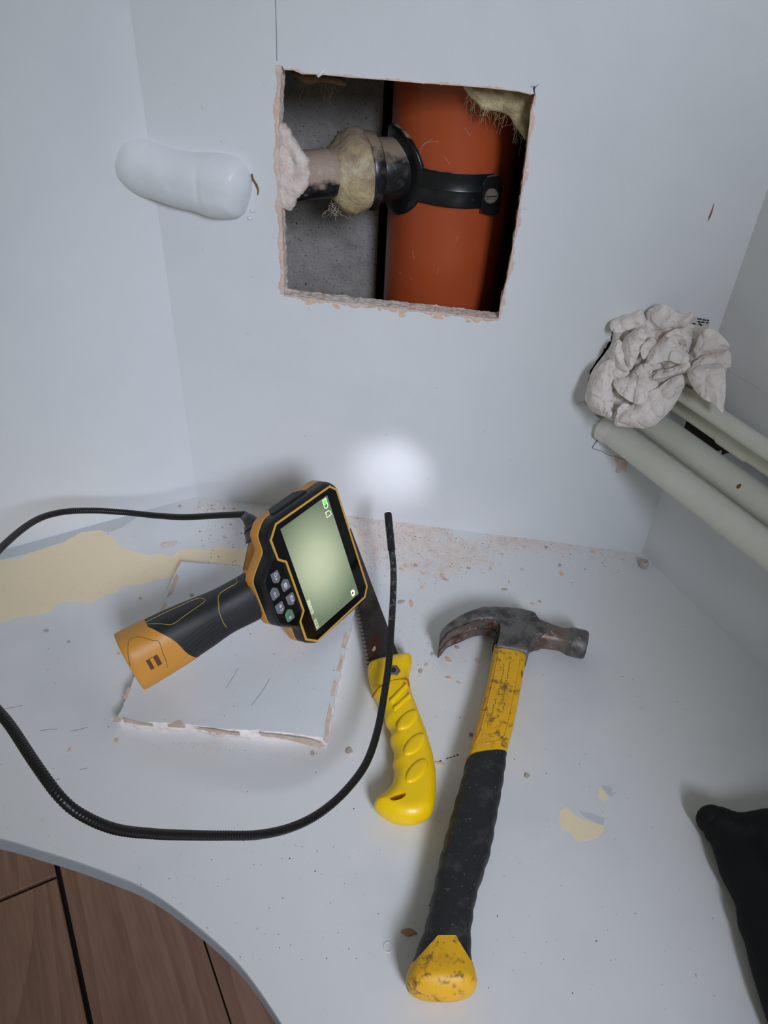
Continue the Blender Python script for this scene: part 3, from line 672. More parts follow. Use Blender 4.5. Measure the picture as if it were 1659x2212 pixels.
t2, S2 = svc(525, 159.9, 13.0, 'heating_pipe', 'thick white heating pipe second from the room, with a small dark chip', 25, seed=3)
t3, S3 = svc(532, 186.5, 6.9, 'heating_pipe', 'thin white heating pipe directly above the dark gap, with a bulging joint', 25, seed=6)
t4, S4 = svc(517, 209.0, 7.1, 'heating_pipe', 'thin white heating pipe, uppermost, emerging under the crumpled paper', 25, seed=8)
for th, S, r, a, b in ((t3, S3, 8.3, 88, 122),):
    mb = MB(); mb.rings([[S+PDV*k+rr*(math.cos(q)*PEV+math.sin(q)*np.array([0, 0, 1.0])) for q in np.linspace(0, 2*math.pi, 24, endpoint=False)] for k, rr in ((a, r-1.5), (a+3, r), (b-3, r), (b, r-1.2))]); mb.build('pipe_joint', 'pipe_white', th, 60)
X = onplane((1614, 1052), PEV*525+np.array([0, 0, 160]), nrm(CAMP-(PEV*525+np.array([0, 0, 160]))-PDV*((CAMP-PEV*525) @ PDV)))
vv = nrm(CAMP-X-PDV*((CAMP-X) @ PDV)); Xa = PEV*525+np.array([0, 0, 159.9])+PDV*(X @ PDV)+vv*12.9
mb = MB(); sv = np.cross(vv, PDV); mb.rings([[Xa+vv*h_+(PDV*1.6*math.cos(q)+sv*2.4*math.sin(q))*s_ for q in np.linspace(0, 6.283, 12, endpoint=False)] for s_, h_ in ((1, -.6), (.9, .35), (.2, .4))]); mb.build('paint_chip_mark', 'crack', t2)
# lump of filler where the nearest pipe enters the wall
o = PEV*500; t0 = ((B0-o) @ WN)/(PDV @ WN); SC1 = o+PDV*t0+np.array([0, 0, 146.1])
mb = MB(); R = []
for s, r in ((-3, 14.6), (0, 14.6), (3, 14.0), (6, 13.3), (9, 12.85)):
    R.append([SC1+PDV*s+r*(1+.10*noise.noise(Vector((math.cos(q)*2, math.sin(q)*2, s*.2)))*(1 if r > 13 else .2))*(math.cos(q)*PEV+math.sin(q)*np.array([0, 0, 1.0])) for q in np.linspace(0, 2*math.pi, 40, endpoint=False)])
mb.rings(R, cap=False); mb.build('filler_collar', 'pipe_white', t1, 180)

# ---- crumpled paper stuffed in the corner hole
RC = wl((1423, 795), -14); RVZ = nrm(CAMP-RC); RVX = nrm(np.cross(np.array([0, 0, 1.0]), RVZ)); RVY = np.cross(RVZ, RVX)
rag = thing('crumpled_paper', RC-np.array([0, 0, 50]), 'crumpled off-white paper wad stuffed in the corner hole above the pipes', 'paper')
def ragp(p): X = onplane(p, RC, RVZ); return np.array([(X-RC) @ RVX, (X-RC) @ RVY])
def rag3(x, y, h): return RC+RVX*x+RVY*y+RVZ*h
def crease_noise(v, s=0.0):
    q = v+Vector((noise.noise(v*1.3+Vector((s, 3, 1))), noise.noise(v*1.3+Vector((7, s, 2))), noise.noise(v*1.3+Vector((1, 5, s)))))*.55
    d, _p = noise.voronoi(q)
    return d[0], d[1]
def crumple(x, y, seed):
    """paper creases: smooth panels divided by thin sharp valleys, over broad folds (mm)"""
    w1 = Vector((x*.03, y*.03, seed)); wx = noise.noise(w1)*10; wy = noise.noise(w1+Vector((5, 2, 1)))*10
    h = 5.0*(abs(noise.noise(Vector(((x+wx)*.04, (y+wy)*.04, seed))))*2-.5)
    for f, a, k in ((.05, 3.0, 5.0), (.10, 1.5, 5.0)):
        d, _p = noise.voronoi(Vector(((x+wx)*f, (y*.8+wy)*f, seed+f*40)))
        h -= a*math.exp(-(d[1]-d[0])*k)
        h += a*.6*noise.noise(Vector((_p[0].x*7, _p[0].y*7, seed)))*min(1, (d[1]-d[0])*3)
    return h
def rag_rel(x, y, seed):
    a, b = crease_noise(Vector((x*.045, y*.045, seed)), seed)
    return 9*(.55-a) + crumple(x, y, seed)
body_px = [(1270, 878), (1268, 850), (1277, 805), (1305, 765), (1320, 740), (1325, 700), (1345, 682), (1385, 672), (1420, 668), (1480, 690), (1520, 715), (1565, 745), (1572, 790), (1555, 830), (1500, 842), (1478, 835), (1450, 885), (1400, 912), (1340, 905), (1325, 905), (1290, 895)]
mb = MB()
solid(mb, [np.array(p) for p in catmull([ragp(p) for p in body_px], 4, True)], rag3, 22, 24, wall=0, H2=18, step=1.3, topfun=lambda x, y, d, t: min(1, t*2.2)*rag_rel(x, y, 2.0))
mb.build('paper_wad', 'rag', rag, 24)
def fold(pxs, base, bulge, seed, phi, wr=1.0):
    """one sheet fold: tucked in on one side, crisp lifted edge towards image direction phi (degrees, 0 = right, 90 = up)"""
    o2 = [ragp(p) for p in pxs]; c = np.mean(o2, 0); dr = np.array([math.cos(math.radians(phi)), math.sin(math.radians(phi))]); pd = np.array([-dr[1], dr[0]])
    RR = max(np.linalg.norm(p-c) for p in o2)
    P, T, lo, loops = fill2d(resample([np.array(p) for p in catmull(o2, 3, True)], 1.6), step=1.1)
    d = dist(P, loops); V = []
    for p, dd_ in zip(P, d):
        s_ = (p-c) @ dr/RR; q_ = (p-c) @ pd; t = min(dd_/9, 1)
        lift = .5+.5*max(-1, min(1, s_*1.25))
        h = base+bulge*(lift**.8)-7*(1-lift)*(1-t)**2+3.5*math.sin(t*math.pi/2)*(1-lift*.6)
        ple = abs(((q_*.085*(1+.25*s_)+seed*.37+.3*noise.noise(Vector((p[0]*.04, p[1]*.04, seed)))) % 1)-.5)*2
        h += wr*(2.4*(ple-.5)*(.35+.65*lift) + .55*crumple(p[0], p[1], seed*3.7))
        V.append(rag3(p[0], p[1], h))
    mb = MB(); mb.add(V, T)
    ob = mb.build('paper_fold', 'rag', rag, 22, recalc=False)
    m_ = ob.modifiers.new('thick', 'SOLIDIFY'); m_.thickness = .0007; m_.offset = -1
    return ob
fold([(1490, 792), (1495, 760), (1507, 728), (1516, 716), (1535, 714), (1556, 730), (1571, 752), (1540, 762), (1515, 772)], 26, 8, 1, 90)
fold([(1492, 790), (1512, 770), (1540, 760), (1571, 754), (1575, 785), (1566, 795), (1530, 794)], 22, 12, 21, -90)
fold([(1482, 800), (1500, 788), (1530, 788), (1556, 790), (1560, 830), (1556, 868), (1551, 886), (1535, 868), (1515, 858), (1498, 842), (1486, 822)], 38, 10, 2, -60)
fold([(1395, 708), (1394, 688), (1402, 672), (1425, 662), (1446, 667), (1458, 678), (1478, 682), (1494, 678), (1492, 694), (1478, 710), (1460, 714), (1445, 728), (1425, 722), (1408, 718)], 20, 9, 3, 70)
fold([(1332, 915), (1334, 895), (1345, 882), (1372, 868), (1392, 850), (1420, 836), (1445, 818), (1470, 808), (1480, 822), (1466, 855), (1448, 884), (1425, 908), (1405, 921), (1370, 920)], 24, 13, 4, 140)
fold([(1270, 872), (1266, 855), (1276, 815), (1296, 790), (1325, 775), (1352, 790), (1362, 806), (1340, 822), (1326, 845), (1329, 880), (1328, 906), (1312, 900), (1288, 885)], 16, 12, 5, 20)
fold([(1398, 790), (1404, 762), (1424, 738), (1448, 714), (1462, 735), (1474, 760), (1486, 768), (1484, 780), (1465, 787), (1440, 780)], 28, 11, 6, -70)
fold([(1328, 830), (1335, 815), (1365, 808), (1400, 812), (1424, 828), (1412, 845), (1388, 868), (1372, 868), (1345, 852)], 27, 9, 7, -80)
fold([(1320, 700), (1335, 688), (1360, 678), (1385, 668), (1394, 690), (1385, 708), (1360, 715), (1335, 722), (1322, 715)], 18, 9, 8, -60)
fold([(1350, 735), (1368, 718), (1388, 712), (1398, 730), (1388, 752), (1378, 775), (1364, 800), (1352, 775), (1346, 752)], 28, 10, 9, 0)
fold([(1316, 770), (1322, 745), (1340, 735), (1352, 755), (1356, 785), (1362, 802), (1345, 800), (1328, 788)], 23, 10, 10, 10)
fold([(1402, 815), (1420, 800), (1450, 795), (1484, 780), (1488, 800), (1470, 808), (1445, 820), (1424, 830)], 27, 7, 11, 100)
fold([(1436, 728), (1462, 712), (1486, 720), (1494, 745), (1488, 770), (1478, 762), (1462, 738)], 20, 9, 12, 160)
fold([(1360, 812), (1372, 795), (1395, 785), (1412, 795), (1402, 815), (1385, 820)], 29, 7, 13, 60)
fold([(1385, 760), (1394, 742), (1412, 730), (1420, 742), (1405, 762), (1392, 778)], 28, 9, 14, 200)
fold([(1340, 900), (1338, 880), (1352, 868), (1366, 874), (1362, 890), (1350, 905)], 27, 8, 15, 150)
# printed scrap of packaging behind the paper
mesh_u = [wuz(p) for p in ((1493, 683), (1532, 690), (1530, 716), (1480, 716))]
pm = thing('printed_packaging_scrap', wp(*np.mean(mesh_u, 0), -1), 'grey scrap with black printed blocks peeking out above the paper wad', 'scrap')
mb = MB(); slab(mb, [np.array(p) for p in mesh_u], wall3, .3, .9); mb.build('sheet', mat('scrap_grey', (200, 200, 194), .8), pm)
for (cx, cy, wd) in ((1511, 688, 9), (1521, 690, 7), (1529, 691, 4), (1510, 694, 6), (1518, 695, 6), (1527, 696, 5), (1511, 699, 5), (1498, 698, 8), (1492, 704, 5), (1501, 704, 6), (1487, 708, 7), (1514, 701, 4)):
    a, b = wuz((cx-wd/2, cy-2)), wuz((cx+wd/2, cy+2)); mb = MB(); slab(mb, [np.array(p) for p in (a, (b[0], a[1]-.3), b, (a[0]+.2, b[1]))], wall3, .9, 1.0); mb.build('printed_block', 'inkprint', pm)

# ================================================================== TOOLS
# ---- plasterboard offcut (the piece cut from the opening)
OZ = 12.5
offc = thing('plasterboard_offcut', fl((520, 1420)), 'square white plasterboard offcut lying under the inspection camera', 'plasterboard')
OT_PX = [(252, 1552), (262, 1535), (280, 1490), (300, 1440), (330, 1360), (352, 1300), (372, 1250), (392, 1213), (430, 1217), (530, 1224), (640, 1230), (782, 1242), (768, 1305), (752, 1370), (740, 1420), (728, 1480), (716, 1540), (706, 1594), (660, 1588), (600, 1580), (560, 1577), (490, 1575), (440, 1568), (400, 1563), (340, 1561), (290, 1557)]
OTOP = jag([fl(p, OZ)[:2] for p in OT_PX], .5, 2.5, 21)
P, T, lo, _ = fill2d(OTOP, step=12)
mb = MB(); mb.add([(p[0], p[1], OZ) for p in P], T); ring = [P[i] for i in lo[0]]
mb.rings([[np.array([*p, OZ]) for p in ring], [np.array([*p, OZ-.7]) for p in ring]], cap=False); mb.build('painted_face', 'paint', offc, recalc=False)
mb = MB(); cen = np.mean(ring, 0); R = []
for k in range(7):
    zz = (OZ-.6)*(1-k/6)
    R.append([np.array([*(p+nrm(p-cen)*(1.2*noise.noise(Vector((p[0]*.13, p[1]*.13, zz*.2)))-.1+(1.6*math.sin(math.pi*k/6) if p[1] < cen[1]-60 else 0))), zz]) for p in ring])
mb.rings(R, cap=True); mb.build('gypsum_core', 'offcut_core', offc, 60)
def tornset(par, items, z):
    for k, pxs in enumerate(items):
        mb = MB(); slab(mb, jag([fl(p, z)[:2] for p in pxs], .25, 2, 40+k), xy3, z-.1, z+.35); mb.build('torn_paper_edge', 'paper_tear', par)
tornset(offc, [[(246, 1550), (256, 1548), (262, 1556), (258, 1560), (243, 1560)], [(265, 1549), (290, 1557), (330, 1566), (332, 1570), (290, 1564), (268, 1560)],
               [(362, 1570), (383, 1557), (390, 1556), (401, 1569), (398, 1573)], [(420, 1573), (450, 1574), (480, 1580), (520, 1584), (518, 1590), (450, 1580)],
               [(560, 1584), (620, 1590), (680, 1600), (702, 1612), (690, 1616), (620, 1598), (565, 1590)],
               [(700, 1600), (704, 1560), (712, 1520), (718, 1528), (712, 1570), (706, 1606)], [(714, 1505), (722, 1470), (728, 1474), (722, 1505)], [(728, 1450), (736, 1415), (742, 1420), (735, 1452)], [(738, 1400), (746, 1365), (752, 1370), (746, 1402)],
               [(266, 1510), (276, 1484), (282, 1488), (272, 1512)], [(346, 1318), (356, 1298), (361, 1304), (352, 1322)], [(360, 1290), (376, 1250), (382, 1240), (386, 1246), (372, 1282)]], OZ)
mb = MB(); strip(mb, [fl(p, OZ)[:2] for p in ((583, 1465), (572, 1485), (560, 1502), (542, 1525))], xy3, .4, OZ, OZ+.05); strip(mb, [fl(p, OZ)[:2] for p in ((515, 1443), (500, 1468), (488, 1487))], xy3, .35, OZ, OZ+.05); mb.build('pencil_line', 'slit', offc)
mb = MB(); solid(mb, [fl(p, OZ)[:2] for p in ((448, 1572), (460, 1570), (482, 1574), (490, 1582), (480, 1590), (452, 1584))], lambda x, y, h: np.array([x, y, OZ-2+h]), 2.2, 3, step=2); mb.build('broken_chip', 'paper_tear', offc, 60)

# ---- inspection camera (screen, pistol grip, gooseneck)
DR = np.array([[0.3059, 0.5656, 0.7658], [-0.241, 0.8242, -0.5125], [-0.9211, -0.0277, 0.3884]])
_u, _sv, _vt = np.linalg.svd(DR); DR = _u @ _vt
DK = .984                                                           # device size (mm per drawing unit)
DT = np.array([-50.52, 491.34, 80.18])
def dv3(x, y, z): return DR @ (np.array([x, y, z])*DK)+DT
def dpx(p, z=0.0):
    X = onplane(p, DT+DR[:, 2]*z*DK, DR[:, 2]); q = DR.T @ (X-DT)/DK; return q[:2]
dev = thing('inspection_camera', (-100, 470, 12), 'amber and black handheld inspection camera with a lit screen, lying on the offcut', 'inspection camera')
half = [(53, 45), (62, 37), (62, -33), (53, -44.5), (37, -44.5), (31, -53), (21.5, -64.5)]
OUT = [np.array(p) for p in half] + [np.array((-x, y)) for x, y in half[::-1]]
OUT = [p+np.array([1.0, 0]) for p in OUT]
def chain(poly, n=3, r=4.0):    # soften corners
    out = []; m = len(poly)
    for i in range(m):
        a, b, c = poly[i-1], poly[i], poly[(i+1) % m]; la, lc = np.linalg.norm(a-b), np.linalg.norm(c-b); k = min(r, la*.4, lc*.4)
        p, q = b+(a-b)/la*k, b+(c-b)/lc*k
        for t in np.linspace(0, 1, n): out.append((1-t)**2*p+2*t*(1-t)*b+t*t*q)
    return out
OS = chain(OUT)
def layered(mb, poly, levels):
    R = []
    for off, z in levels: R.append([dv3(*p, z) for p in (offset_poly(poly, off) if off else poly)])
    n = len(poly); V = [p for r in R for p in r]; Fc = []
    for i in range(len(R)-1):
        for a in range(n): b = (a+1) % n; Fc.append((i*n+a, i*n+b, (i+1)*n+b, (i+1)*n+a))
    mb.add(V, Fc)
    for k, (off, z) in ((0, levels[0]), (len(R)-1, levels[-1])):
        P, T, lo, _ = fill2d(offset_poly(poly, off) if off else poly, step=500)
        mb.add([dv3(*p, z) for p in P], T)
    return mb
mb = MB(); layered(mb, OS, [(-3.2, 0), (-2.0, .2), (-.3, -2.2), (0, -4), (0, -12.0)]); bez = mb.build('front_bezel', 'dblack', dev, 30)
mb = MB(); layered(mb, OS, [(-.4, -12.0), (.3, -12.6), (.3, -20), (-1.4, -24), (-4, -25.5)]); mb.build('rear_shell', 'dgold', dev, 30)
# glossy panel + gold trim line + screen
GL = [(58.5, 35.5), (51, 42), (-50, 42), (-56.5, 35.5), (-57.2, -32.3), (-48, -42.4), (-29.5, -42.3), (-23, -35.4), (26, -35.6), (32.2, -42.7), (50.5, -43.1), (60, -32.5)]
mb = MB(); slab(mb, [np.array(p) for p in offset_poly([np.array(p) for p in GL], -.4)], dv3, -.4, .25); pan = mb.build('screen_glass', 'dpanel', dev)
mb = MB(); strip(mb, [np.array(p) for p in GL], dv3, 1.9, -.3, .55, closed=True); mb.build('gold_trim_line', 'goldline', dev)
mb = MB(); slab(mb, [np.array(p) for p in ((-26, -39.5), (28, -39.5), (34, -46), (28.5, -52.5), (19.5, -61.5), (-18, -61.5), (-27, -52.5), (-32, -46))], dv3, -.3, .30); mb.build('button_panel', 'dpanel', dev)
SW, SH = 51.0, 29.75
m = bpy.data.materials.new('lcd_live_view'); m.use_nodes = True; nt = m.node_tree; N = nt.nodes; L = nt.links; b = N['Principled BSDF']
b.inputs['Base Color'].default_value = (.01, .01, .01, 1); b.inputs['Roughness'].default_value = .25
gi = N.new('ShaderNodeAttribute'); gi.attribute_name = 'scr'; sep = N.new('ShaderNodeSeparateXYZ'); L.new(gi.outputs['Vector'], sep.inputs[0])
def mth(op, a, bb):
    x = N.new('ShaderNodeMath'); x.operation = op
    for i, q in enumerate((a, bb)):
        if isinstance(q, (int, float)): x.inputs[i].default_value = q
        else: L.new(q, x.inputs[i])
    return x.outputs[0]
dx = mth('MULTIPLY', mth('SUBTRACT', sep.outputs[0], -.05), 1.0); dy = mth('MULTIPLY', mth('SUBTRACT', sep.outputs[1], -.12), .62)
rr = mth('SQRT', mth('ADD', mth('MULTIPLY', dx, dx), mth('MULTIPLY', dy, dy)), 0)
cr = N.new('ShaderNodeValToRGB'); L.new(rr, cr.inputs[0]); el = cr.color_ramp.elements
el[0].position = 0; el[0].color = srgb((206, 214, 182)); el[1].position = 1.0; el[1].color = srgb((112, 128, 104))
e = el.new(.35); e.color = srgb((190, 200, 168)); e = el.new(.68); e.color = srgb((152, 166, 138))
L.new(cr.outputs[0], b.inputs['Emission Color']); b.inputs['Emission Strength'].default_value = .92
P, T, lo, _ = fill2d(resample([np.array(p) for p in ((-SW, -SH), (SW, -SH), (SW, SH), (-SW, SH))], 6), step=6)
mb = MB(); mb.add([dv3(p[0], p[1], .32) for p in P], T); scr = mb.build('lit_screen', m, dev, recalc=False)
at = scr.data.attributes.new('scr', 'FLOAT_VECTOR', 'POINT')
for i, p in enumerate(P): at.data[i].vector = (p[0]/SW, p[1]/SH, 0)
scr_mat = lambda nm, c, s: mat(nm, c, .5, emit=c, emit_s=s)
MT['ui'] = scr_mat('screen_overlay_cream', (226, 230, 196), .9); MT['uig'] = scr_mat('screen_overlay_green', (96, 210, 90), .9)
def text(s, org, size, to3, name, m, parent, z0, xd=(1, 0), span=None):
    cu_ = bpy.data.curves.new('t', 'FONT'); cu_.body = s; cu_.size = size; to = bpy.data.objects.new('t', cu_); COL.objects.link(to)
    bpy.context.view_layer.update(); dg = bpy.context.evaluated_depsgraph_get(); me = to.evaluated_get(dg).to_mesh()
    kx = 1.0 if span is None else span/max(v.co.x for v in me.vertices)
    mb = MB(); mb.add([to3(org[0]+v.co.x*kx*xd[0]-v.co.y*xd[1], org[1]+v.co.x*xd[1]+v.co.y*xd[0], z0) for v in me.vertices], [tuple(p.vertices) for p in me.polygons])
    to.evaluated_get(dg).to_mesh_clear(); bpy.data.objects.remove(to); bpy.data.curves.remove(cu_)
    return mb.build(name, m, parent, recalc=False)
def scx(p): return dpx(p, .45)
_d0, _d1 = scx((640+440/20.74, 1280+400/20.74)), scx((640+680/20.74, 1280+1000/20.74)); _e0, _e1 = scx((640+760/20.74, 1280+1240/20.74)), scx((640+890/20.74, 1280+1660/20.74))
text('2026/01/23', (_d0[0], -28.9), 4.6, dv3, 'date_readout', 'ui', scr, .45, span=_d1[0]-_d0[0])
text('10:22:23', (_e0[0], -28.9), 4.6, dv3, 'time_readout', 'ui', scr, .45, span=_e1[0]-_e0[0])
# battery / card / camera icons
mb = MB(); strip(mb, [np.array(p) for p in ((-49.5, 22.6), (-42.5, 22.6), (-41.2, 23.8), (-41.2, 25.8), (-42.5, 27), (-49.5, 27))], dv3, .7, .4, .5, closed=True); mb.build('battery_icon', 'ui', scr)
mb = MB(); slab(mb, [np.array(p) for p in ((-49.2, 23), (-44.4, 23), (-44.4, 26.6), (-49.2, 26.6))], dv3, .4, .46); mb.build('battery_level', 'uig', scr)
mb = MB(); strip(mb, [np.array(p) for p in ((-38, 21.8), (-33.3, 21.8), (-33.3, 27.5), (-36.2, 27.5), (-38, 25.8))], dv3, .6, .4, .5, closed=True); mb.build('card_icon', 'ui', scr)
mb = MB(); slab(mb, [np.array(p) for p in ((43, 21), (49, 21), (49, 25), (47.8, 25), (47, 26), (45, 26), (44.2, 25), (43, 25))], dv3, .4, .46); ci = mb.build('camera_icon', 'ui', scr)
mb = MB(); prism(mb, [np.array((46+1.1*math.cos(q), 23+1.1*math.sin(q))) for q in np.linspace(0, 6.283, 14, endpoint=False)], dv3, .46, .5); mb.build('camera_icon_lens', 'dblack', scr)
# buttons with printed symbols
BT = [[(490, 185), (525, 215), (625, 470), (540, 680), (365, 680), (255, 385), (265, 355)], [(730, 520), (890, 525), (1000, 820), (770, 1005), (722, 990), (632, 730)], [(320, 835), (500, 850), (610, 1115), (380, 1328), (330, 1310), (235, 1050)],
      [(1040, 1000), (1090, 1040), (1168, 1280), (1090, 1480), (910, 1480), (800, 1190)], [(650, 1325), (690, 1350), (780, 1600), (680, 1810), (520, 1810), (408, 1530)], [(880, 1635), (1040, 1640), (1150, 1930), (910, 2122), (872, 2105), (785, 1850)]]
def ringpts(c, r, n=16): return [np.array((c[0]+r*math.cos(q), c[1]+r*math.sin(q))) for q in np.linspace(0, 2*math.pi, n, endpoint=False)]
for k, pl in enumerate(BT):
    q = [dpx((570+x*.05878, 1220+y*.05878), 1.0) for x, y in pl]; c = np.mean(q, 0)
    mb = MB(); qs = chain(q, 3, 1.2); prism(mb, qs, dv3, .25, 1.3, 0, .45)
    bo = mb.build('button', 'gbutton' if k == 5 else 'button', dev, 40)
    Z0, Z1 = 1.3, 1.38; I = MB()
    if k == 0: strip(I, ringpts(c+(-1.5, .3), 1.4), dv3, .45, Z0, Z1, True); strip(I, [c+(-.5, -.7), c+(.6, -1.7)], dv3, .5, Z0, Z1); strip(I, [c+(1.2, -.6), c+(3.4, -.6)], dv3, .4, Z0, Z1); strip(I, [c+(1.4, -1.6), c+(3, .6)], dv3, .4, Z0, Z1); strip(I, [c+(3, -1.6), c+(1.6, .6)], dv3, .35, Z0, Z1)
    elif k == 1: strip(I, [c+(-2.0, -1.2), c+(.8, -1.2), c+(.8, 1.2), c+(-2.0, 1.2)], dv3, .8, Z0, Z1, True); strip(I, ringpts(c+(-.6, 0), .7), dv3, .3, Z0, Z1, True); strip(I, [c+(2.2, -1), c+(2.2, 1)], dv3, .5, Z0, Z1)
    elif k == 2: strip(I, ringpts(c+(-.4, 0), .95, 6), dv3, .45, Z0, Z1, True); strip(I, [c+(-1.9, 0), c+(-1.4, 0)], dv3, .4, Z0, Z1); strip(I, [c+(-.4, 1.5), c+(-.4, 1.9)], dv3, .4, Z0, Z1); strip(I, [c+(2.0, -1), c+(2.2, 1)], dv3, .5, Z0, Z1)
    elif k == 3: strip(I, [c+(-2.6, -1.3), c+(.1, -1.3), c+(.1, 1.3), c+(-2.6, 1.3)], dv3, .4, Z0, Z1, True); slab(I, [c+(-2.4, 0), c+(-1, 0), c+(-1, 1.2), c+(-2.4, 1.2)], dv3, Z0, Z1); [strip(I, [c+(1.0, y), c+(2.8, y)], dv3, .5, Z0, Z1) for y in (-.9, 0, .9)]
    elif k == 4: [strip(I, [c+np.array([-1.4-1.5*math.cos(a), -1.5*math.sin(a)]), c+np.array([-1.4+1.5*math.cos(a), 1.5*math.sin(a)])], dv3, .55, Z0, Z1) for a in (0, .79, 1.57, 2.36)]; strip(I, [c+(1.2, -1.0), c+(2.2, -1.1), c+(2.8, 0), c+(2.2, 1.1), c+(1.2, 1.0)], dv3, .45, Z0, Z1)
    else: strip(I, ringpts(c+(1.6, 0), .9), dv3, .6, Z0, Z1, True)
    I.build('button_symbol', 'icon', bo)
    if k == 5: I = MB(); strip(I, ringpts(c+(-1.4, 0), .9), dv3, .4, Z0, Z1, True); I.build('button_symbol', 'icon_red', bo)
# rubber port cover along the left edge of the head
def side3(y, z, h): return dv3(-61.0-h, y, z)
mb = MB(); prism(mb, [np.array(p) for p in ((-25, -12), (-20, -19), (10, -19), (16, -12), (16, -8), (-25, -8))], side3, -.5, 1.6, 0, .5); pc = mb.build('port_cover', 'drubber', dev, 30)
mb = MB(); prism(mb, [np.array(p) for p in ((8, -16.5), (12, -16.5), (12, -14), (8, -14))], side3, 1.5, 2.0, 0, .2); mb.build('cover_tab', 'dblack', pc)
# rear barrel
def barrel_ring(sc, z): return [dv3(1+34*sc*math.cos(q+.39), -16+29*sc*math.sin(q+.39), z) for q in np.linspace(0, 2*math.pi, 8, endpoint=False)]
mb = MB(); mb.rings([barrel_ring(k, z) for k, z in ((1.0, -22), (.98, -42), (.94, -54))]); mb.build('rear_barrel', 'dgold', dev, 25)
mb = MB(); mb.rings([barrel_ring(k, z) for k, z in ((.95, -53.4), (.93, -54.6), (.85, -55.2))]); mb.build('barrel_cap', 'dblack', dev, 25)
# grip
GA = [np.array(p) for p in ((1, -40, -22), (1, -54, -28), (1.5, -66, -33), (2.5, -84, -42), (3.5, -102, -50), (5, -124, -60.5), (7.5, -159, -76.5))]
GWX = [20, 20, 19.5, 19, 21, 23.0, 24.5]; GWT = [16, 16.5, 16.5, 17, 19, 20.5, 21.5]
GAc = catmull(GA, 8); gx = np.array(catmull([(a,) for a in GWX], 8)).ravel(); gt = np.array(catmull([(a,) for a in GWT], 8)).ravel()
def gsurf(t, q, off=0.0):
    """t 0..1 along the grip, q angle: 0 = device +x side, pi/2 = front"""
    k = t*(len(GAc)-1); i = int(min(k, len(GAc)-2)); fr = k-i
    c = GAc[i]*(1-fr)+GAc[i+1]*fr; a = gx[i]*(1-fr)+gx[i+1]*fr+off; bb = gt[i]*(1-fr)+gt[i+1]*fr+off
    ax = nrm(GAc[i+1]-GAc[i]); tx = nrm(np.array([1.0, 0, 0])-ax[0]*ax); tz = np.cross(ax, tx); tz = tz if tz[2] > 0 else -tz
    e_ = 2/2.7; cs, sn = math.cos(q), math.sin(q)
    p = c+tx*a*np.sign(cs)*abs(cs)**e_+tz*bb*np.sign(sn)*abs(sn)**e_
    return dv3(*p)
NA = 48; QA = np.linspace(0, 2*math.pi, NA, endpoint=False)
_gt, _gq = np.meshgrid(np.linspace(0, 1, 140), np.linspace(-.75, math.pi+.75, 150), indexing='ij')
_gp = np.array([gsurf(t, q) for t, q in zip(_gt.ravel(), _gq.ravel())]); _gv = _gp-CAMP
_gpx = np.stack([CX+F_PX*(_gv @ CR)/(_gv @ CF), CY+F_PX*(_gv @ CD)/(_gv @ CF)], 1); _gd = _gv @ CF
def gpx(p):       # the place on the grip surface seen at a photo pixel -> (t, q)
    d2 = ((_gpx-np.array(p))**2).sum(1); c = np.where(d2 < max(d2.min()*2, 6))[0]; k = c[np.argmin(_gd[c])]
    return np.array([_gt.ravel()[k], _gq.ravel()[k]])
_cb = [(-.6, .735), (.2, .745), (.7, .775), (1.2, .80), (1.7, .825), (2.3, .86), (2.9, .885), (3.6, .885)]
def capstart(q):
    q = (q+math.pi/2) % (2*math.pi)-math.pi/2
    return float(np.interp(q, [-math.pi/2]+[a for a, b in _cb]+[3*math.pi/2], [_cb[0][1]]+[b for a, b in _cb]+[_cb[-1][1]]))
mb = MB(); mb.rings([[gsurf(t, q) for q in QA] for t in np.linspace(0, .94, 40)]); grp = mb.build('grip', 'drubber', dev, 60)
mb = MB(); R = []
for k, f_ in enumerate((0, 0, .25, .5, .75, .93, .985, 1.0)):
    off = (-.6, .35, .45, .5, .5, .3, -.6, -3.0)[k]
    R.append([gsurf(capstart(q)+(1-capstart(q))*f_, q, off) for q in QA])
mb.rings(R); bc = mb.build('battery_cap', 'dgold', dev, 40)
def gline(pts, r_, m, name, par, off=.15):
    P_ = catmull([np.array(p) for p in pts], 6); mb = MB(); mb.tube([gsurf(t, q, off) for t, q in P_], r_, 6); return mb.build(name, m, par)
H_ = math.pi/2
def gpl(pxs, r_, m, name, par, off=.12): return gline([gpx(p) for p in pxs], r_, m, name, par, off)
def cg(x, y): return (220+x*.3255, 1180+y*.3255)
gpl([cg(*p) for p in ((865, 255), (800, 295), (775, 325), (775, 380), (785, 440), (805, 500), (832, 540))], .36, 'yellowseam', 'seam_line', grp)
gpl([cg(*p) for p in ((880, 208), (895, 232), (868, 258))], .3, 'yellowseam', 'seam_line', grp)
gpl([cg(*p) for p in ((682, 345), (672, 368), (560, 450), (470, 512), (380, 512), (280, 508))], .28, 'yellowseam', 'seam_line', grp)
gpl([cg(*p) for p in ((282, 505), (400, 450), (540, 380), (640, 340), (682, 345))], .28, 'yellowseam', 'seam_line', grp)
for ya, yb in ((560, 440), (600, 470), (640, 500), (680, 530)): gpl([cg(*p) for p in ((545, ya+70), (640, (ya+yb)/2+50), (760, yb+30))], .28, 'drubber', 'grip_rib', grp, .1)
mb = MB(); mb.rings([[gsurf(t, q, o_) for q in QA] for t, o_ in ((.16, 1.2), (.19, 1.4), (.20, .4))], cap=False); mb.build('grip_collar', 'dgold', dev, 40)
def capface(x, y, h):   # small frame on the butt cap: x along t, y around
    return gsurf(x, y, .5+h)
mb = MB()
for a in np.linspace(0, 1, 2): pass
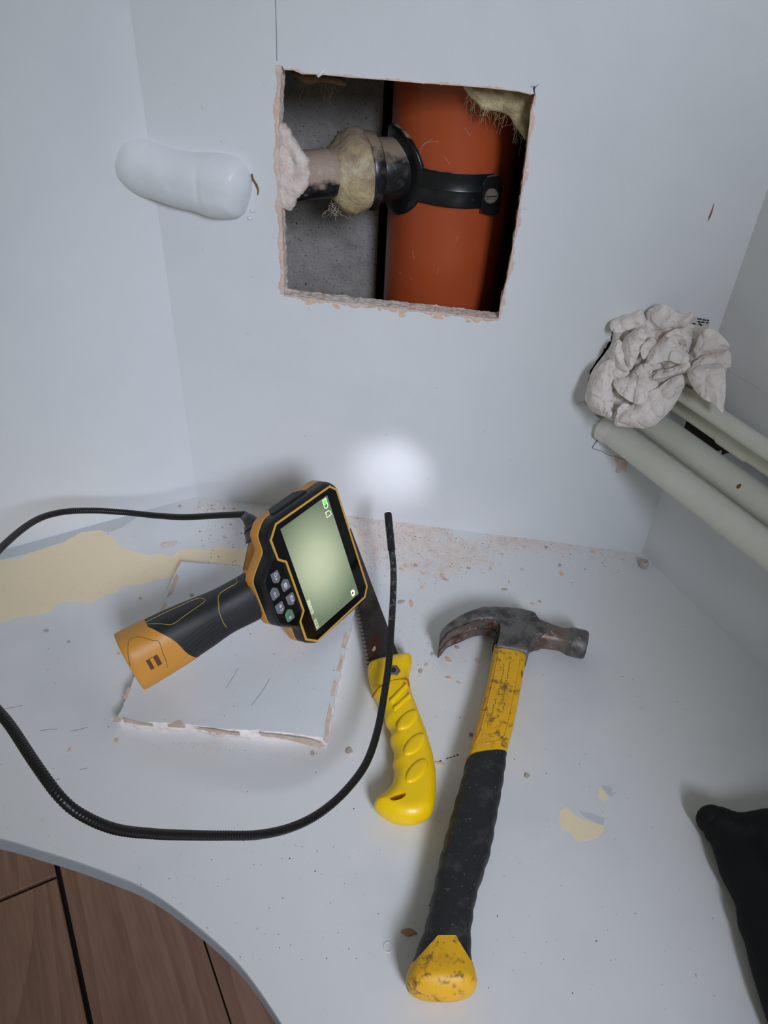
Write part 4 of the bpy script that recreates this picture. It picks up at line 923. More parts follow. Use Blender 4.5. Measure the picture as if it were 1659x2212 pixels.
def cpatch(t0, t1, q0, q1, h0, h1, name, m, par):
    mb = MB(); n = 5
    for h_ in (h1,):
        V = [gsurf(t0+(t1-t0)*i/n, q0+(q1-q0)*j/n, h_) for i in range(n+1) for j in range(n+1)]; mb.add(V, [(i*(n+1)+j, i*(n+1)+j+1, (i+1)*(n+1)+j+1, (i+1)*(n+1)+j) for i in range(n) for j in range(n)])
    return mb.build(name, m, par, recalc=False)
_l = [gpx(cg(*p)) for p in ((312, 780), (380, 750))]; _lt0, _lt1 = sorted((_l[0][0], _l[1][0])); _lq = (_l[0][1]+_l[1][1])/2
cpatch(_lt0, _lt1, _lq-.11, _lq+.11, 0, .62, 'latch_recess', 'tabdark', bc)
cpatch(_lt0+(_lt1-_lt0)*.38, _lt0+(_lt1-_lt0)*.68, _lq-.10, _lq+.10, 0, .85, 'latch_tab', 'dgold', bc)
gpl([cg(*p) for p in ((195, 800), (180, 640), (195, 610), (240, 598), (340, 615), (375, 640), (415, 740), (440, 800))], .22, 'tabdark', 'cap_panel_line', bc, .42)
# gooseneck connector
cA, cB = dv3(-30, -8, -52), None
cpt = [(-30, -6, -50), (-34, -6, -62), (-38, -5, -74), (-40.5, -4, -82)]
cpt = [dv3(*p) for p in cpt]
CON0 = fl((560, 1156), 78); CON1 = fl((541, 1126), 86); CON2 = fl((524, 1111), 92)
mb = MB(); pth = catmull([CON0, (CON0+CON1)/2, CON1, CON2], 5); mb.tube(pth, list(np.linspace(14, 5.2, len(pth)-3))+[4.2, 4.0, 3.8], 20); con = mb.build('cable_boot', mat('boot_grey_rubber', (98, 100, 110), .6), dev, 40)
for f_ in (.35, .62):
    k = int(f_*(len(pth)-1)); mb = MB(); mb.tube([pth[k]-nrm(pth[k+1]-pth[k])*.4, pth[k]+nrm(pth[k+1]-pth[k])*.4], 14+(5.2-14)*f_*1.15+.35, 20); mb.build('boot_ring', 'dblack', con)
# gooseneck cable
CB = [((527, 1111), 93), ((480, 1113), 84), ((400, 1117), 70), ((340, 1114), 62), ((270, 1107), 60), ((200, 1103), 64), ((130, 1107), 74), ((70, 1128), 86), ((0, 1186), 108), ((-55, 1260), 135), ((-85, 1350), 158), ((-70, 1440), 174), ((-30, 1505), 182), ((20, 1565), 186), ((75, 1648), 190), ((130, 1722), 186), ((180, 1762), 176), ((250, 1791), 158), ((330, 1801), 136), ((400, 1804), 116), ((480, 1805), 98), ((560, 1803), 82), ((630, 1787), 66), ((690, 1757), 54), ((745, 1710), 46), ((790, 1650), 42), ((815, 1580), 40), ((830, 1500), 40), ((840, 1430), 40), ((845, 1360), 42), ((849, 1290), 46), ((850, 1230), 52), ((846, 1188), 58)]
cp3 = [fl(p, z) for p, z in CB]
path = catmull(cp3, 40)
# even resample
def even(P_, st):
    P_ = np.array(P_); s_ = np.r_[0, np.cumsum(np.linalg.norm(np.diff(P_, axis=0), axis=1))]; n_ = int(s_[-1]/st); q = np.linspace(0, s_[-1], n_)
    return np.stack([np.interp(q, s_, P_[:, i]) for i in range(3)], 1)
ev = even(path, .5); rads = [2.85+.17*math.sin(2*math.pi*i*.5/2.0) for i in range(len(ev))]
ncut = int(len(ev)*.93)
mb = MB(); mb.tube(ev[:ncut], rads[:ncut], 12); mb.build('gooseneck', 'cable', dev, 180)
mb = MB(); mb.tube(ev[ncut-1:], rads[ncut-1:], 12); mb.build('dusty_gooseneck_end', 'cable_dusty', dev, 180)
TP0, TP1 = fl((846, 1189), 58), fl((838, 1109), 74)
td = nrm(TP1-TP0)
mb = MB(); prof = ((0, 3.0), (.3, 3.5), (9, 3.5), (9.2, 3.3), (9.5, 3.5), (18, 3.5), (18.2, 3.35), (18.5, 3.55), (28, 3.55), (29, 3.3))
Ltip = np.linalg.norm(TP1-TP0); k_ = Ltip/29.0
mb.tube([TP0+td*s*k_ for s, r in prof], [r for s, r in prof], 24); tip = mb.build('probe_head', 'dblack', dev, 40)
mb = MB(); mb.tube([TP1-td*.2, TP1+td*.8], [3.25, 2.6], 24); mb.build('probe_lens', 'lens', tip, 40)
# LED of the probe lights the wall
sp = bpy.data.lights.new('probe_led', 'SPOT'); sp.energy = .10; sp.spot_size = math.radians(82); sp.spot_blend = 1.0; sp.shadow_soft_size = .002; sp.color = (.91, .89, 1.0)
so = bpy.data.objects.new('probe_led', sp); COL.objects.link(so); tgt = wl((845, 1020)); lp = TP1+td*2.5
so.location = lp*MM; so.rotation_euler = Vector(tgt-lp).to_track_quat('-Z', 'Y').to_euler()

# ---- jab saw
SZ = 13.0
saw = thing('jab_saw', fl((880, 1600)), 'yellow-handled jab saw with a dark toothed blade beside the offcut', 'saw')
def cs(x, y): return (720+x*.2803, 1180+y*.2803)
SH_C = [(265, 950), (285, 912), (340, 892), (410, 874), (470, 859), (540, 850), (588, 852), (605, 880), (600, 945), (582, 1000), (590, 1070), (607, 1150), (640, 1240), (690, 1370), (735, 1500), (768, 1620), (788, 1740), (792, 1850), (785, 1960), (765, 2045), (720, 2095), (650, 2125), (570, 2134), (480, 2120), (400, 2085), (340, 2040), (315, 2005), (320, 1972), (350, 1942), (400, 1905), (440, 1860), (462, 1800), (468, 1740), (457, 1690), (468, 1640), (465, 1580), (446, 1530), (438, 1490), (450, 1450), (437, 1410), (402, 1360), (395, 1310), (350, 1210), (310, 1140), (277, 1040)]
SO = [fl(cs(*p), SZ)[:2] for p in SH_C]
hh = [fl(cs(495+62*math.cos(q)-10*math.sin(q)*0, 1955+30*math.sin(q)-16*math.cos(q)), SZ+6)[:2] for q in np.linspace(0, 2*math.pi, 20, endpoint=False)]
mb = MB(); solid(mb, [np.array(p) for p in catmull(SO, 3, True)], lambda x, y, h: np.array([x, y, SZ+h]), 11.5, 10.5, wall=.6, H2=12.8, holes=[hh], step=2.6, round_holes=False)
sh = mb.build('handle', 'syellow', saw, 60)
def on_handle(px, z=SZ+11): return fl(px, z)[:2]
def zt(z): return lambda x, y, h: np.array([x, y, z+h])
for (c, a, b_, an) in (((572, 1342), 100, 55, -42), ((625, 1530), 110, 58, -45), ((640, 1735), 118, 60, -48)):
    ca, sa = math.cos(math.radians(an)), math.sin(math.radians(an))
    pl = [on_handle(cs(c[0]+a*math.cos(q)*ca-b_*math.sin(q)*sa, c[1]+a*math.cos(q)*sa+b_*math.sin(q)*ca)) for q in np.linspace(0, 2*math.pi, 36, endpoint=False)]
    mb = MB(); solid(mb, pl, zt(SZ+10.2), 3.0, 3.0, wall=.2, H2=1, flat_bottom=True, step=2.2); mb.build('grip_oval', 'syellow', sh, 60)
for (p0, p1, wd) in (((440, 1205), (570, 1065), 40), ((465, 1262), (595, 1145), 36)):
    p0, p1 = np.array(p0, float), np.array(p1, float); t = nrm(p1-p0); n_ = np.array([-t[1], t[0]])*wd/2
    pl = chain([on_handle(cs(*q)) for q in (p0-n_, p1-n_, p1+n_, p0+n_)], 4, 4)
    mb = MB(); solid(mb, pl, zt(SZ+10.2), 3.2, 2.2, wall=.2, H2=1, flat_bottom=True, step=1.8); mb.build('grip_ridge', 'syellow', sh, 60)
mb = MB(); pl = [on_handle(cs(*p)) for p in ((300, 1130), (360, 1085), (430, 1045), (520, 1025), (575, 1030), (590, 1065))]
mb.tube([np.array([*p, z]) for p, z in zip(catmull(pl, 4), np.interp(np.linspace(0, 1, 21), [0, .15, .8, 1], [SZ+5, SZ+11.1, SZ+11.2, SZ+5]))], .55, 8); mb.build('collar_groove', 'slot', sh, 60)
bc_ = on_handle(cs(462, 955), SZ+12)
mb = MB(); prism(mb, [bc_+6.2*np.array([math.cos(q), math.sin(q)]) for q in np.linspace(0, 2*math.pi, 6, endpoint=False)], xy3, SZ+10.5, SZ+12.2, 0, .5); bolt = mb.build('blade_bolt', 'screw', saw)
mb = MB(); prism(mb, [bc_+2.4*np.array([math.cos(q), math.sin(q)]) for q in np.linspace(0, 2*math.pi, 12, endpoint=False)], xy3, SZ+12.2, SZ+12.6); mb.build('bolt_socket', 'inkprint', bolt)
# blade with teeth
BZ = 13.3
ra, rb = fl(cs(520, 890), BZ)[:2], fl((757, 1140), BZ)[:2]           # back edge
la, lb = fl(cs(292, 925), BZ)[:2], fl((752, 1195), BZ)[:2]           # tooth edge root -> tip
tv_ = nrm(lb-la); tn = np.array([-tv_[1], tv_[0]]); tn = tn if tn @ (la-ra) > 0 else -tn
Lt = np.linalg.norm(lb-la); pitch = 4.6; nt_ = int(Lt/pitch)
edge = [la]
for i in range(nt_):
    edge += [la+tv_*pitch*(i+.15)+tn*0, la+tv_*pitch*(i+.55)+tn*3.6, la+tv_*pitch*(i+.8)+tn*.2]
mb = MB(); slab(mb, [ra]+edge+[lb, (rb+lb)/2+tv_*6, rb][0:], lambda x, y, h: np.array([x, y, BZ+h]), -.65, .65); bl = mb.build('blade', 'blade', saw)
for i in range(2, nt_, 1):
    c = la+tv_*pitch*(i+.55)+tn*2.4
    mb = MB(); mb.add([np.array([*(c+tn*1.0), BZ+.75]), np.array([*(c-tv_*1.0-tn*.9), BZ+.9]), np.array([*(c+tv_*.8-tn*.9), BZ+.9]), np.array([*c, BZ+.2])], [(0, 1, 2), (0, 3, 1), (1, 3, 2), (2, 3, 0)]); mb.build('tooth_facet', 'tooth', bl)
mb = MB(); slab(mb, [fl(p, BZ)[:2] for p in (cs(255, 770), cs(290, 800), cs(350, 850), cs(360, 880), cs(290, 905), cs(275, 840))], lambda x, y, h: np.array([x, y, BZ+h]), .6, 1.0); mb.build('sawdust_crust', mat('rusty_crust', (74, 48, 36), .9, bump=[(200, .8, 2)]), bl)
mb = MB(); prism(mb, [fl(p, BZ+2)[:2] for p in (cs(298, 800), cs(312, 768), cs(328, 766), cs(328, 790), cs(314, 806))], xy3, BZ+.8, BZ+1.5); tag(mb.build('paint_flake', 'peach'), 'pale peach paint flake resting on the saw blade', 'paint chip')

# ---- claw hammer
HZ = 15.0
ham = thing('claw_hammer', fl((1010, 1760)), 'worn claw hammer with a yellow and black handle lying on the shelf', 'hammer')
def ch(x, y): return (900+x*.2411, 1280+y*.2411)
HTOP = 28.0; HB = 3.0
HO_C = [(207, 425), (218, 350), (262, 295), (330, 240), (420, 185), (520, 145), (620, 120), (700, 113), (800, 118), (900, 125), (1000, 146), (1062, 168), (1085, 200), (1120, 242), (1150, 270), (1170, 330), (1130, 365), (1060, 380), (1020, 440), (1005, 522), (900, 505), (800, 487), (718, 470), (724, 430), (738, 370), (746, 300), (738, 262), (702, 235), (640, 223), (560, 228), (480, 252), (400, 287), (330, 316), (282, 342), (240, 392)]
HO = [fl(ch(*p), HTOP)[:2] for p in HO_C]
HOs = [np.array(p) for p in catmull(HO, 3, True)]
hcz = (HTOP+HB)/2; hh_ = (HTOP-HB)/2
# claw slot: split the tip into two prongs -> body for the cheek, upper and lower claw prongs as sub-parts
split_u = fl(ch(560, 300), HTOP)[:2]; tipv = nrm(fl(ch(207, 425), HTOP)[:2]-fl(ch(640, 180), HTOP)[:2])
mb = MB()
cheek = [fl(ch(*p), HTOP)[:2] for p in [(560, 130), (620, 120), (700, 113), (800, 118), (900, 125), (1000, 146), (1062, 168), (1085, 200), (1120, 242), (1150, 270), (1170, 330), (1130, 365), (1060, 380), (1020, 440), (1005, 522), (900, 505), (800, 487), (718, 470), (724, 430), (738, 370), (746, 300), (738, 262), (702, 235), (640, 223), (560, 228)]]
solid(mb, [np.array(p) for p in catmull(cheek, 3, True)], lambda x, y, h: np.array([x, y, hcz+h]), hh_, 4, wall=hh_-2.2, step=2.6)
head = mb.build('head', 'steel', ham, 40)
claw = [fl(ch(*p), HTOP)[:2] for p in [(640, 117), (520, 145), (420, 185), (330, 240), (262, 295), (218, 350), (207, 425), (240, 392), (282, 342), (330, 316), (400, 287), (480, 252), (560, 228), (640, 223), (700, 200)]]
for sgn in (1, -1):
    mb = MB(); c0 = claw[0]
    Lc = np.linalg.norm(fl(ch(207, 425), HTOP)[:2]-c0)
    def cl3(x, y, h, sgn=sgn):
        s_ = np.clip(((np.array([x, y])-c0) @ tipv)/Lc, 0, 1)
        gap = .4+1.0*s_; th_ = (hh_-gap)+.8*s_
        mid = sgn*(gap+th_/2)
        return np.array([x, y, hcz+mid+h*th_/2])
    solid(mb, [np.array(p) for p in catmull(claw, 3, True)], cl3, 1.0, 3, wall=.8, step=2.6)
    mb.build('claw', 'steel' if sgn > 0 else 'rust', head, 40)
# rusty inner faces: thin liners on the claw throat
mb = MB(); thr = [fl(ch(*p), HTOP)[:2] for p in [(720, 460), (726, 430), (739, 370), (747, 300), (739, 262), (703, 234), (640, 222), (560, 227), (480, 251), (400, 286), (330, 315), (282, 341), (240, 391), (210, 424)]]
ths = [np.array(p) for p in catmull(thr, 4)]
for za, zb in ((hcz+1.6, HTOP-1.8), (HB+1.2, hcz-1.6)):
    R = []
    for i, p in enumerate(ths):
        t = nrm(ths[min(i+1, len(ths)-1)]-ths[max(i-1, 0)]); n_ = np.array([-t[1], t[0]]); n_ = n_ if n_ @ (fl(ch(560, 420), HTOP)[:2]-p) > 0 else -n_
        R.append([np.array([*(p+n_*.8), za]), np.array([*(p+n_*.8), zb])])
    mb.rings(R, close_ring=False, cap=False)
mb.build('claw_throat', 'rust', head, 60)
# neck and striking face
na, nb_ = fl(ch(1040, 350), HZ+2), fl(ch(1522, 462), HZ+2); na[2] = nb_[2] = hcz
ad_ = nrm(nb_-na); hd = np.array([-ad_[1], ad_[0], 0]); up = np.array([0, 0, 1.0]); LN_ = np.linalg.norm(nb_-na)
prof = [(-4, 12.5, 12.2, 8), (6, 11.6, 11.4, 8), (14, 10.2, 10.2, 6), (22, 9.3, 9.6, 6), (LN_-21, 9.2, 9.6, 5), (LN_-17, 10.4, 10.8, 3), (LN_-14.5, 12.0, 12.2, 2.4), (LN_-12, 12.9, 13.0, 2), (LN_-2, 12.9, 13.0, 2), (LN_, 11.6, 11.7, 2)]
R = []
for s_, a, b_, e_ in prof:
    ring = []
    for q in np.linspace(0, 2*math.pi, 32, endpoint=False):
        k = (abs(math.cos(q))**min(e_, 3.2)+abs(math.sin(q))**min(e_, 3.2))**(-1/min(e_, 3.2))
        ring.append(na+ad_*s_+hd*a*k*math.cos(q)+up*b_*k*math.sin(q))
    R.append(ring)
mb = MB(); mb.rings(R[:6]); mb.build('neck', 'rust', head, 35)
mb = MB(); mb.rings(R[5:]); mb.build('striking_face', 'steel', head, 35)
# handle sections from silhouette rows
rows = [(290, 556, 738), (400, 535, 722), (500, 515, 705), (700, 464, 667), (880, 415, 621), (1000, 388, 605), (1100, 358, 588), (1200, 331, 570), (1300, 302, 552), (1400, 276, 532), (1500, 255, 500), (1600, 235, 466), (1700, 214, 446), (1800, 190, 431), (1900, 152, 430), (1980, 120, 438), (2040, 99, 450), (2085, 101, 459), (2110, 118, 452), (2130, 145, 436), (2142, 180, 405)]
sec = []
for k, (y, l, r_) in enumerate(rows):
    sl = .17 if y < 1980 else .05
    z = 16.0
    A_ = fl((840+l*.4068, 1280+(y+sl*0)*.4068), z); Bp = fl((840+r_*.4068, 1280+y*.4068), z); sec.append(((A_+Bp)/2, np.linalg.norm(A_-Bp)/2*.97))
cen_ = np.array([s_[0] for s_ in sec]); hw = np.array([s_[1] for s_ in sec])
ca = nrm(cen_[-3]-cen_[0]); side = nrm(fl((1070, 1700), 16)-fl((970, 1700), 16))
cum = np.array([(c-cen_[0]) @ ca for c in cen_]); _sol = [np.linalg.solve(np.array([[ca[0], side[0]], [ca[1], side[1]]]), (c-cen_[0])[:2]) for c in cen_]; cum = np.array([q[0] for q in _sol]); lat = np.array([q[1] for q in _sol])
print('hammer handle', cum.round(0), hw.round(1))
hv = np.interp(cum, [cum[0], cum[4], cum[8], cum[12], cum[14], cum[17], cum[-1]], [9.8, 11.5, 13.5, 13, 13.5, 15.5, 10])
def hsurf(s_, q, off=0.0, e_=3.0):
    wdt = np.interp(s_, cum, hw)+off; th_ = np.interp(s_, cum, hv)+off; la_ = np.interp(s_, cum, lat)
    k = (abs(math.cos(q))**e_+abs(math.sin(q))**e_)**(-1/e_)
    c = cen_[0]+ca*s_+side*la_; c = c.copy(); c[2] = 15.8
    return c+side*wdt*k*math.cos(q)+np.array([0, 0, 1.0])*th_*k*math.sin(q)
HQ = np.linspace(0, 2*math.pi, 56, endpoint=False)
sg_l = 1 if side[0] < 0 else -1                                    # cos(q)=+1 is which side
S_Y, S_B, S_E = cum[4], cum[16], cum[-1]
def ygrip(q): return S_Y+1.0-2.8*math.cos(q)
mb = MB(); mb.rings([[hsurf(s_, q, -3.5 if s_ > S_Y+4.5 else 0, 3.6) for q in HQ] for s_ in np.linspace(-8, S_Y+14, 26)]); shf = mb.build('shaft', 'hyellow', ham, 50)
def gripwave(s_, q): return .35*math.sin(s_*.42)*(abs(math.cos(q))**2)+.25*noise.noise(Vector((s_*.12, math.cos(q)*2, math.sin(q)*2)))
R = []
ss = list(np.linspace(0, 1, 70))
for k, t in enumerate([0.0]+ss):
    R.append([hsurf(ygrip(q)+(cum[16]-ygrip(q))*t, q, (-3.0 if k == 0 else .75)+gripwave(ygrip(q)+(cum[16]-ygrip(q))*t, q), 3.0) for q in HQ])
mb = MB(); mb.rings(R); gr = mb.build('grip', 'grip', ham, 60)
def bstart(q):      # yellow butt: trapezoid tongue on the flat faces
    c = math.cos(q); up_ = abs(math.sin(q)); k = (abs(c)**2.9+up_**2.9)**(-1/2.9); tongue = np.clip((.86-abs(k*c))/.52, 0, 1)
    return cum[15]+1-14*tongue*(1 if up_ > .3 else 0)
R = []
for k, t in enumerate((0, 0, .15, .3, .45, .6, .72, .82, .9, .96, 1.0)):
    off = (-1.0, 1.4, 1.5, 1.5, 1.5, 1.5, 1.5, 1.4, 1.3, 1.2, .8)[k]
    R.append([hsurf(bstart(q)+(S_E-bstart(q))*t, q, off, 2.9) for q in HQ])
R.append([hsurf(S_E+2.2, q, -7, 2.4) for q in HQ]); R.append([hsurf(S_E+3, q, -9.2, 2.2) for q in HQ])
mb = MB(); mb.rings(R); mb.build('butt_cap', 'hyellow', ham, 50)
# moulded panel lines and round emblem on the shaft
def hline(pts, r_, m, name, par, off=-.1):
    mb = MB(); mb.tube([hsurf(s_, q, off, 3.6) for s_, q in resample([np.array(p) for p in pts], 2.5, False)], r_, 6); return mb.build(name, m, par, 60)
qa, qb = H_+.62, H_-.62
hline([(14, qa), (S_Y-14, qa), (S_Y-8, qa+.1)], .55, 'hyellow', 'moulded_line', shf, .15); hline([(14, qb), (S_Y-14, qb), (S_Y-8, qb+.2), (S_Y-6, H_+.2)], .55, 'hyellow', 'moulded_line', shf, .15); hline([(14, qa), (14, qb)], .5, 'hyellow', 'moulded_line', shf, .15)
for (c_s, r0) in ((S_Y-24, 5.4), (S_Y-24, 4.0)):
    mb = MB(); pts = []
    for q in np.linspace(0, 2*math.pi, 30):
        p = hsurf(c_s+r0*math.cos(q), H_, .1, 3.6); pts.append(p+side*r0*math.sin(q))
    mb.tube(pts, .35, 6); mb.build('round_emblem_ring', 'hyellow', shf, 60)
for (a0, b0, qq) in ((28, 62, H_+.22), (26, 66, H_-.08), (66, S_Y-34, H_+.3), (70, S_Y-38, H_-.25)):
    r2 = random.Random(int(a0*7)); s_ = a0
    mb = MB()
    while s_ < b0:
        l_ = r2.uniform(.8, 2.2); mb.tube([hsurf(s_, qq+r2.uniform(-.05, .05), .05, 3.6), hsurf(s_+l_, qq+r2.uniform(-.05, .05), .05, 3.6)], .3, 5); s_ += l_+r2.uniform(.6, 1.4)
    mb.build('worn_embossed_lettering', 'crack', shf)
for (p, sz) in (((905, 2110), 5.0),):
    pass
# black head socket lip
mb = MB(); mb.rings([[hsurf(s_, q, o_, 3.6) for q in HQ] for s_, o_ in ((-9, 1.6), (-1.5, 1.5), (1.0, .9), (1.4, -.4))]); mb.build('head_socket_lip', 'grip', head, 50)

# ---- black bag corner
bag = thing('black_bag', fl((1640, 1990)), 'black fabric bag corner pushed in from the right of the shelf', 'bag')
BG = [(1518, 1772), (1521, 1756), (1535, 1746), (1556, 1746), (1580, 1755), (1600, 1757), (1640, 1750), (1659, 1748), (1720, 1742), (1830, 1760), (1900, 1850), (1900, 2200), (1850, 2400), (1740, 2420), (1690, 2270), (1658, 2190), (1640, 2135), (1622, 2075), (1612, 2030), (1598, 1995), (1594, 1965), (1590, 1942), (1572, 1908), (1558, 1880), (1548, 1845), (1538, 1815), (1526, 1800)]
bo = [np.array(p) for p in catmull([fl(p, 14)[:2] for p in BG], 4, True)]
def bagtop(x, y, d, t):
    a = noise.noise(Vector((x*.02, y*.02, 3)))*8+6*(1-abs(noise.noise(Vector((x*.03+2, y*.012, 5))))*2)
    return a*t*min(1, d/20)
mb = MB(); solid(mb, bo, lambda x, y, h: np.array([x, y, 12+h]), 17, 22, wall=1, H2=11.8, step=4, topfun=bagtop); bb_ = mb.build('bag_body', 'bag', bag, 180)
mb = MB(); seam = [fl(p, 30) for p in ((1533, 1790), (1552, 1850), (1572, 1900), (1600, 1950), (1612, 2000), (1624, 2060), (1645, 2120))]
# corner knob of the bag
kc = fl((1537, 1770), 13); R = []
for lat_ in np.linspace(-1.35, 1.35, 9):
    R.append([kc+np.array([10.5*math.cos(lat_)*math.cos(q)*1.05, 10.0*math.cos(lat_)*math.sin(q), 12*math.sin(lat_)]) for q in np.linspace(0, 6.283, 20, endpoint=False)])
mb = MB(); mb.rings(R); mb.build('corner_cap', 'bag', bag, 180)

# ================================================================== DEBRIS
def chip_poly(c, a, b_, an, rnd):
    pts = []
    n_ = rnd.choice((6, 7, 8)); ph = rnd.uniform(0, 6)
    for k in range(n_):
        q = 2*math.pi*k/n_; rr = rnd.uniform(.65, 1.1); p = np.array([a*rr*math.cos(q), b_*rr*math.sin(q)]); ca_, sa_ = math.cos(an), math.sin(an)
        pts.append(c+np.array([p[0]*ca_-p[1]*sa_, p[0]*sa_+p[1]*ca_]))
    return pts
def chip(px, a, b_, an, m, label, group, z=0.0, th=.8, name='paint_chip', cat='paint chip', seed=0):
    rnd = random.Random(seed); mb = MB(); pl = chip_poly(fl(px, z)[:2], a, b_, an, rnd); tl = (rnd.uniform(-.08, .08), rnd.uniform(-.08, .08)); c = fl(px, z)[:2]
    prism(mb, pl, lambda x, y, h: np.array([x, y, z+h+max(0, (x-c[0])*tl[0]+(y-c[1])*tl[1])]), .02, th)
    return tag(mb.build(name, m), label, cat, group)
sd = 100
near = [(866, 1301, 4.2, 2.6), (888, 1305, 5.0, 2.0), (875, 1222, 3.0, 2.0), (897, 1222, 2.6, 1.8), (912, 1238, 2.8, 1.6), (955, 1245, 3.2, 2.2), (962, 1252, 3.6, 1.4), (867, 1229, 2.2, 1.6), (912, 1270, 2.0, 1.6), (1012, 1228, 2.4, 1.8), (1060, 1228, 2.0, 1.4), (1085, 1198, 2.0, 1.3), (1090, 1274, 3.4, 1.6), (1100, 1258, 2.4, 1.1), (1133, 1182, 2.6, 1.5), (1180, 1182, 2.2, 1.8), (1280, 1192, 3.0, 2.2), (1213, 1240, 2.6, 2.0), (1209, 1222, 2.4, 1.6), (1128, 1230, 2.0, 1.4), (1150, 1305, 2.0, 1.5), (1166, 1300, 1.8, 1.3), (895, 1165, 3.0, 1.0), (930, 1190, 2.6, 1.2)]
for k, (x, y, a, b_) in enumerate(near):
    chip((x, y), a, b_, random.uniform(0, 3), 'peach' if k % 3 else 'greychip', ('small peach plaster chip' if k % 3 else 'small grey plaster chip')+' in the dust between back wall and hammer', 'chips in the dust by the back wall', seed=sd+k)
mid = [(988, 1400, 3.6, 2.0), (970, 1427, 3.4, 2.4), (991, 1476, 2.8, 1.6), (1031, 1428, 2.6, 1.8), (908, 1451, 2.8, 2.2), (921, 1437, 2.2, 1.2), (969, 1465, 2.4, 1.6), (965, 1424, 3.4, 1.2), (934, 1413, 2.2, 1.8)]
for k, (x, y, a, b_) in enumerate(mid):
    chip((x, y), a, b_, random.uniform(0, 3), 'peach' if k % 4 else 'greychip', ('small peach plaster chip' if k % 4 else 'small grey plaster chip')+' between saw handle and hammer head', 'chips between saw and hammer', seed=sd+50+k)
for k, (x, y, a, b_, m_) in enumerate([(352, 1600-0, 0, 0, 0)][:0]): pass
left = [(252, 1600, 2.6, 2.0, 'peach'), (150, 1622, 2.0, 1.0, 'peach'), (256, 1413, 1.8, 1.2, 'peach'), (100, 1363, 2.2, 1.8, 'greychip'), (303, 1292, 1.8, 1.4, 'peach'), (388, 1094, 2.4, 1.8, 'greychip'), (486, 1160, 2.8, 1.8, 'peach'), (148, 1387, 1.4, 1.0, 'greychip')]
for k, (x, y, a, b_, m_) in enumerate(left):
    chip((x, y), a, b_, random.uniform(0, 3), m_, ('tiny peach chip' if m_ == 'peach' else 'tiny grey plaster chip')+' on the shelf left of the inspection camera', 'chips on the left of the shelf', seed=sd+80+k)
front_c = [(757, 1622, 3.2, 2.4, 'greychip'), (674, 1630, 3.0, 2.0, 'greychip')]
chip((755, 1624), 3.6, 2.6, .5, 'greychip', 'crumb of grey plaster on the shelf left of the saw handle', None, seed=3, th=1.6, name='plaster_crumb', cat='plaster crumb')
chip((675, 1628), 2.8, 2.2, 1.5, 'greychip', 'pinkish plaster flake at the front right corner of the offcut', None, seed=4, th=.6, name='plaster_flake', cat='plaster crumb')
chip((951, 1650), 4.6, 1.1, -.1, 'peach', 'slim curved peach chip between saw handle and hammer grip', None, seed=5)
chip((1017, 1587), 2.0, 1.6, .5, 'browncap', 'brown crumb on the shelf left of the yellow hammer shaft', None, seed=6, th=1.5)
chip((1139, 1677), 2.8, 2.0, .2, 'greychip', 'pale grey crumb on the shelf right of the hammer grip', None, seed=7, th=1.2)
chip((414, 1285), 2.2, 1.8, .2, 'greychip', 'grey crumb on top of the offcut near the camera grip', None, z=OZ, seed=8)
mb = MB(); prism(mb, [fl(p)[:2] for p in ((865, 2014), (872, 2008), (882, 2006), (892, 2008), (901, 2017), (891, 2019), (884, 2023), (877, 2021), (873, 2016))], lambda x, y, h: np.array([x, y, h+.06*abs(x-fl((883, 2014))[0])]), .05, .9); tag(mb.build('brown_paint_flake', 'browncap'), 'brown fan-shaped paint flake left of the hammer butt', 'paint chip')
# plug lying in the far corner
pc_ = fl((1389, 1223)); R = []
for r_, z_ in ((3.6, 0), (4.6, 1.2), (4.8, 4), (4.2, 6.4), (2.6, 7.2), (2.2, 6.0)): R.append([pc_+np.array([r_*math.cos(q)*(1+.08*math.sin(3*q)), r_*math.sin(q), z_]) for q in np.linspace(0, 6.283, 20, endpoint=False)])
mb = MB(); mb.rings(R); tag(mb.build('plaster_plug', 'greychip', None, 60), 'round pinkish plaster crumb in the far right corner of the shelf', 'plaster crumb')
# dried paint drip ring on the shelf
pr_ = fl((838, 2046)); mb = MB(); mb.rings([[pr_+np.array([r_*math.cos(q), 1.2*r_*math.sin(q), z_]) for q in np.linspace(0, 6.283, 20, endpoint=False)] for r_, z_ in ((3.4, 0), (3.0, .4), (2.4, .4), (2.0, .1))], cap=False); mb.build('paint_drip_ring', 'shelf', shelf, 60)

def scatter(name, m, n, fn, smin, smax, label, par=None, hmax=.5):
    mb = MB(); V = []; Fc = []
    k = 0
    while k < n:
        p = fn()
        if p is None: continue
        x, y, z = p; s_ = smin*(smax/smin)**(rng.random()**2.2); an = rng.uniform(0, 6.28); el = rng.uniform(.3, 1)
        cx, sx = math.cos(an)*s_, math.sin(an)*s_; h = min(hmax, s_*.5)*rng.uniform(.3, 1)
        b0 = len(V)
        V += [(x+cx, y+sx, z+.02), (x-sx*el, y+cx*el, z+.02), (x-cx, y-sx, z+.02+h*rng.uniform(0, .6)), (x+sx*el, y-cx*el, z+.02), (x, y, z+h)]
        Fc += [(b0, b0+1, b0+4), (b0+1, b0+2, b0+4), (b0+2, b0+3, b0+4), (b0+3, b0, b0+4)]
        k += 1
    mb.add(V, Fc); o_ = mb.build(name, m, par, recalc=False); tag(o_, label, 'dust', kind='stuff'); return o_
offp = [np.array(p) for p in OTOP]
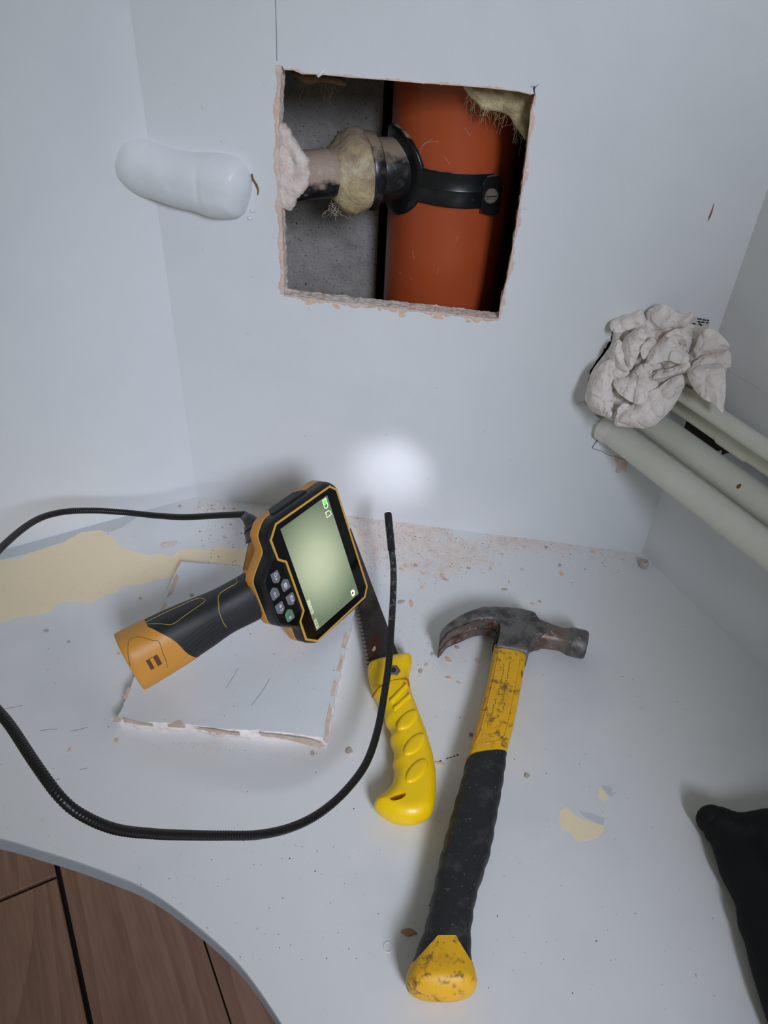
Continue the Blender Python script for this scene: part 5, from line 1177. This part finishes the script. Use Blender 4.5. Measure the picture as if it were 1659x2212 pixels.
def zat(x, y): return OZ if inside([(x, y)], OTOP[::4])[0] else 0.0
def near_wall():
    u = rng.normal(75, 62) if rng.random() < .8 else rng.uniform(-190, 300); d = abs(rng.exponential(26))+.5
    if rng.random() < .35: d = rng.uniform(0, 75)*(1 if abs(u-60) < 100 else .3)
    if u > U_CORNER-4 or u < U_CREASE+4 or d > 130: return None
    if u > 180 and d > 45 and rng.random() < .85: return None
    # break the film up into drifts
    X = wp(u, 0, -d)
    if noise.noise(Vector((X[0]*.022, X[1]*.022, 1.5)))+.25 < rng.random()*.9-.25 + d*.004: return None
    return (X[0], X[1], 0.0)
scatter('plaster_dust', 'grain', 26000, near_wall, .28, 1.9, 'pinkish plaster dust drifted along the foot of the back wall')
def dgrit():
    p = near_wall(); return p
scatter('dark_grit', 'darkgrain', 900, dgrit, .25, 1.0, 'dark grit speckled through the plaster dust by the back wall')
def spread():
    x, y = fl((rng.uniform(20, 1400), rng.uniform(1230, 2150)))[:2]
    if not inside([(x, y)], outl)[0]: return None
    if rng.random() > math.exp(-abs(x-10)/160): return None
    return (x, y, zat(x, y))
scatter('scattered_grit', 'darkgrain', 420, spread, .2, .75, 'fine dark specks scattered over the shelf around the tools')
def bysaw():
    p = fl((rng.normal(885, 45), rng.uniform(1290, 1480)))
    return (p[0], p[1], zat(p[0], p[1]))
scatter('saw_crumbs', 'grain', 900, bysaw, .25, 1.2, 'pale plaster crumbs sprinkled beside the saw blade and hammer claw')
def underoff():
    p = fl((rng.normal(450, 60), 1604+abs(rng.normal(0, 9)))); return (p[0], p[1], 0.0)
scatter('offcut_crumbs', 'grain', 350, underoff, .2, .9, 'gypsum crumbs along the broken front edge of the offcut')
def behinddev():
    p = fl((rng.uniform(430, 560), rng.uniform(1085, 1225))); return (p[0], p[1], 0.0)
scatter('brown_crumbs', mat('brown_crumb_mat', (168, 142, 124), .9), 260, behinddev, .35, 1.9, 'brownish crumbs on the shelf behind the inspection camera')

for o in bpy.data.objects:
    if '_w' in o: del o['_w']
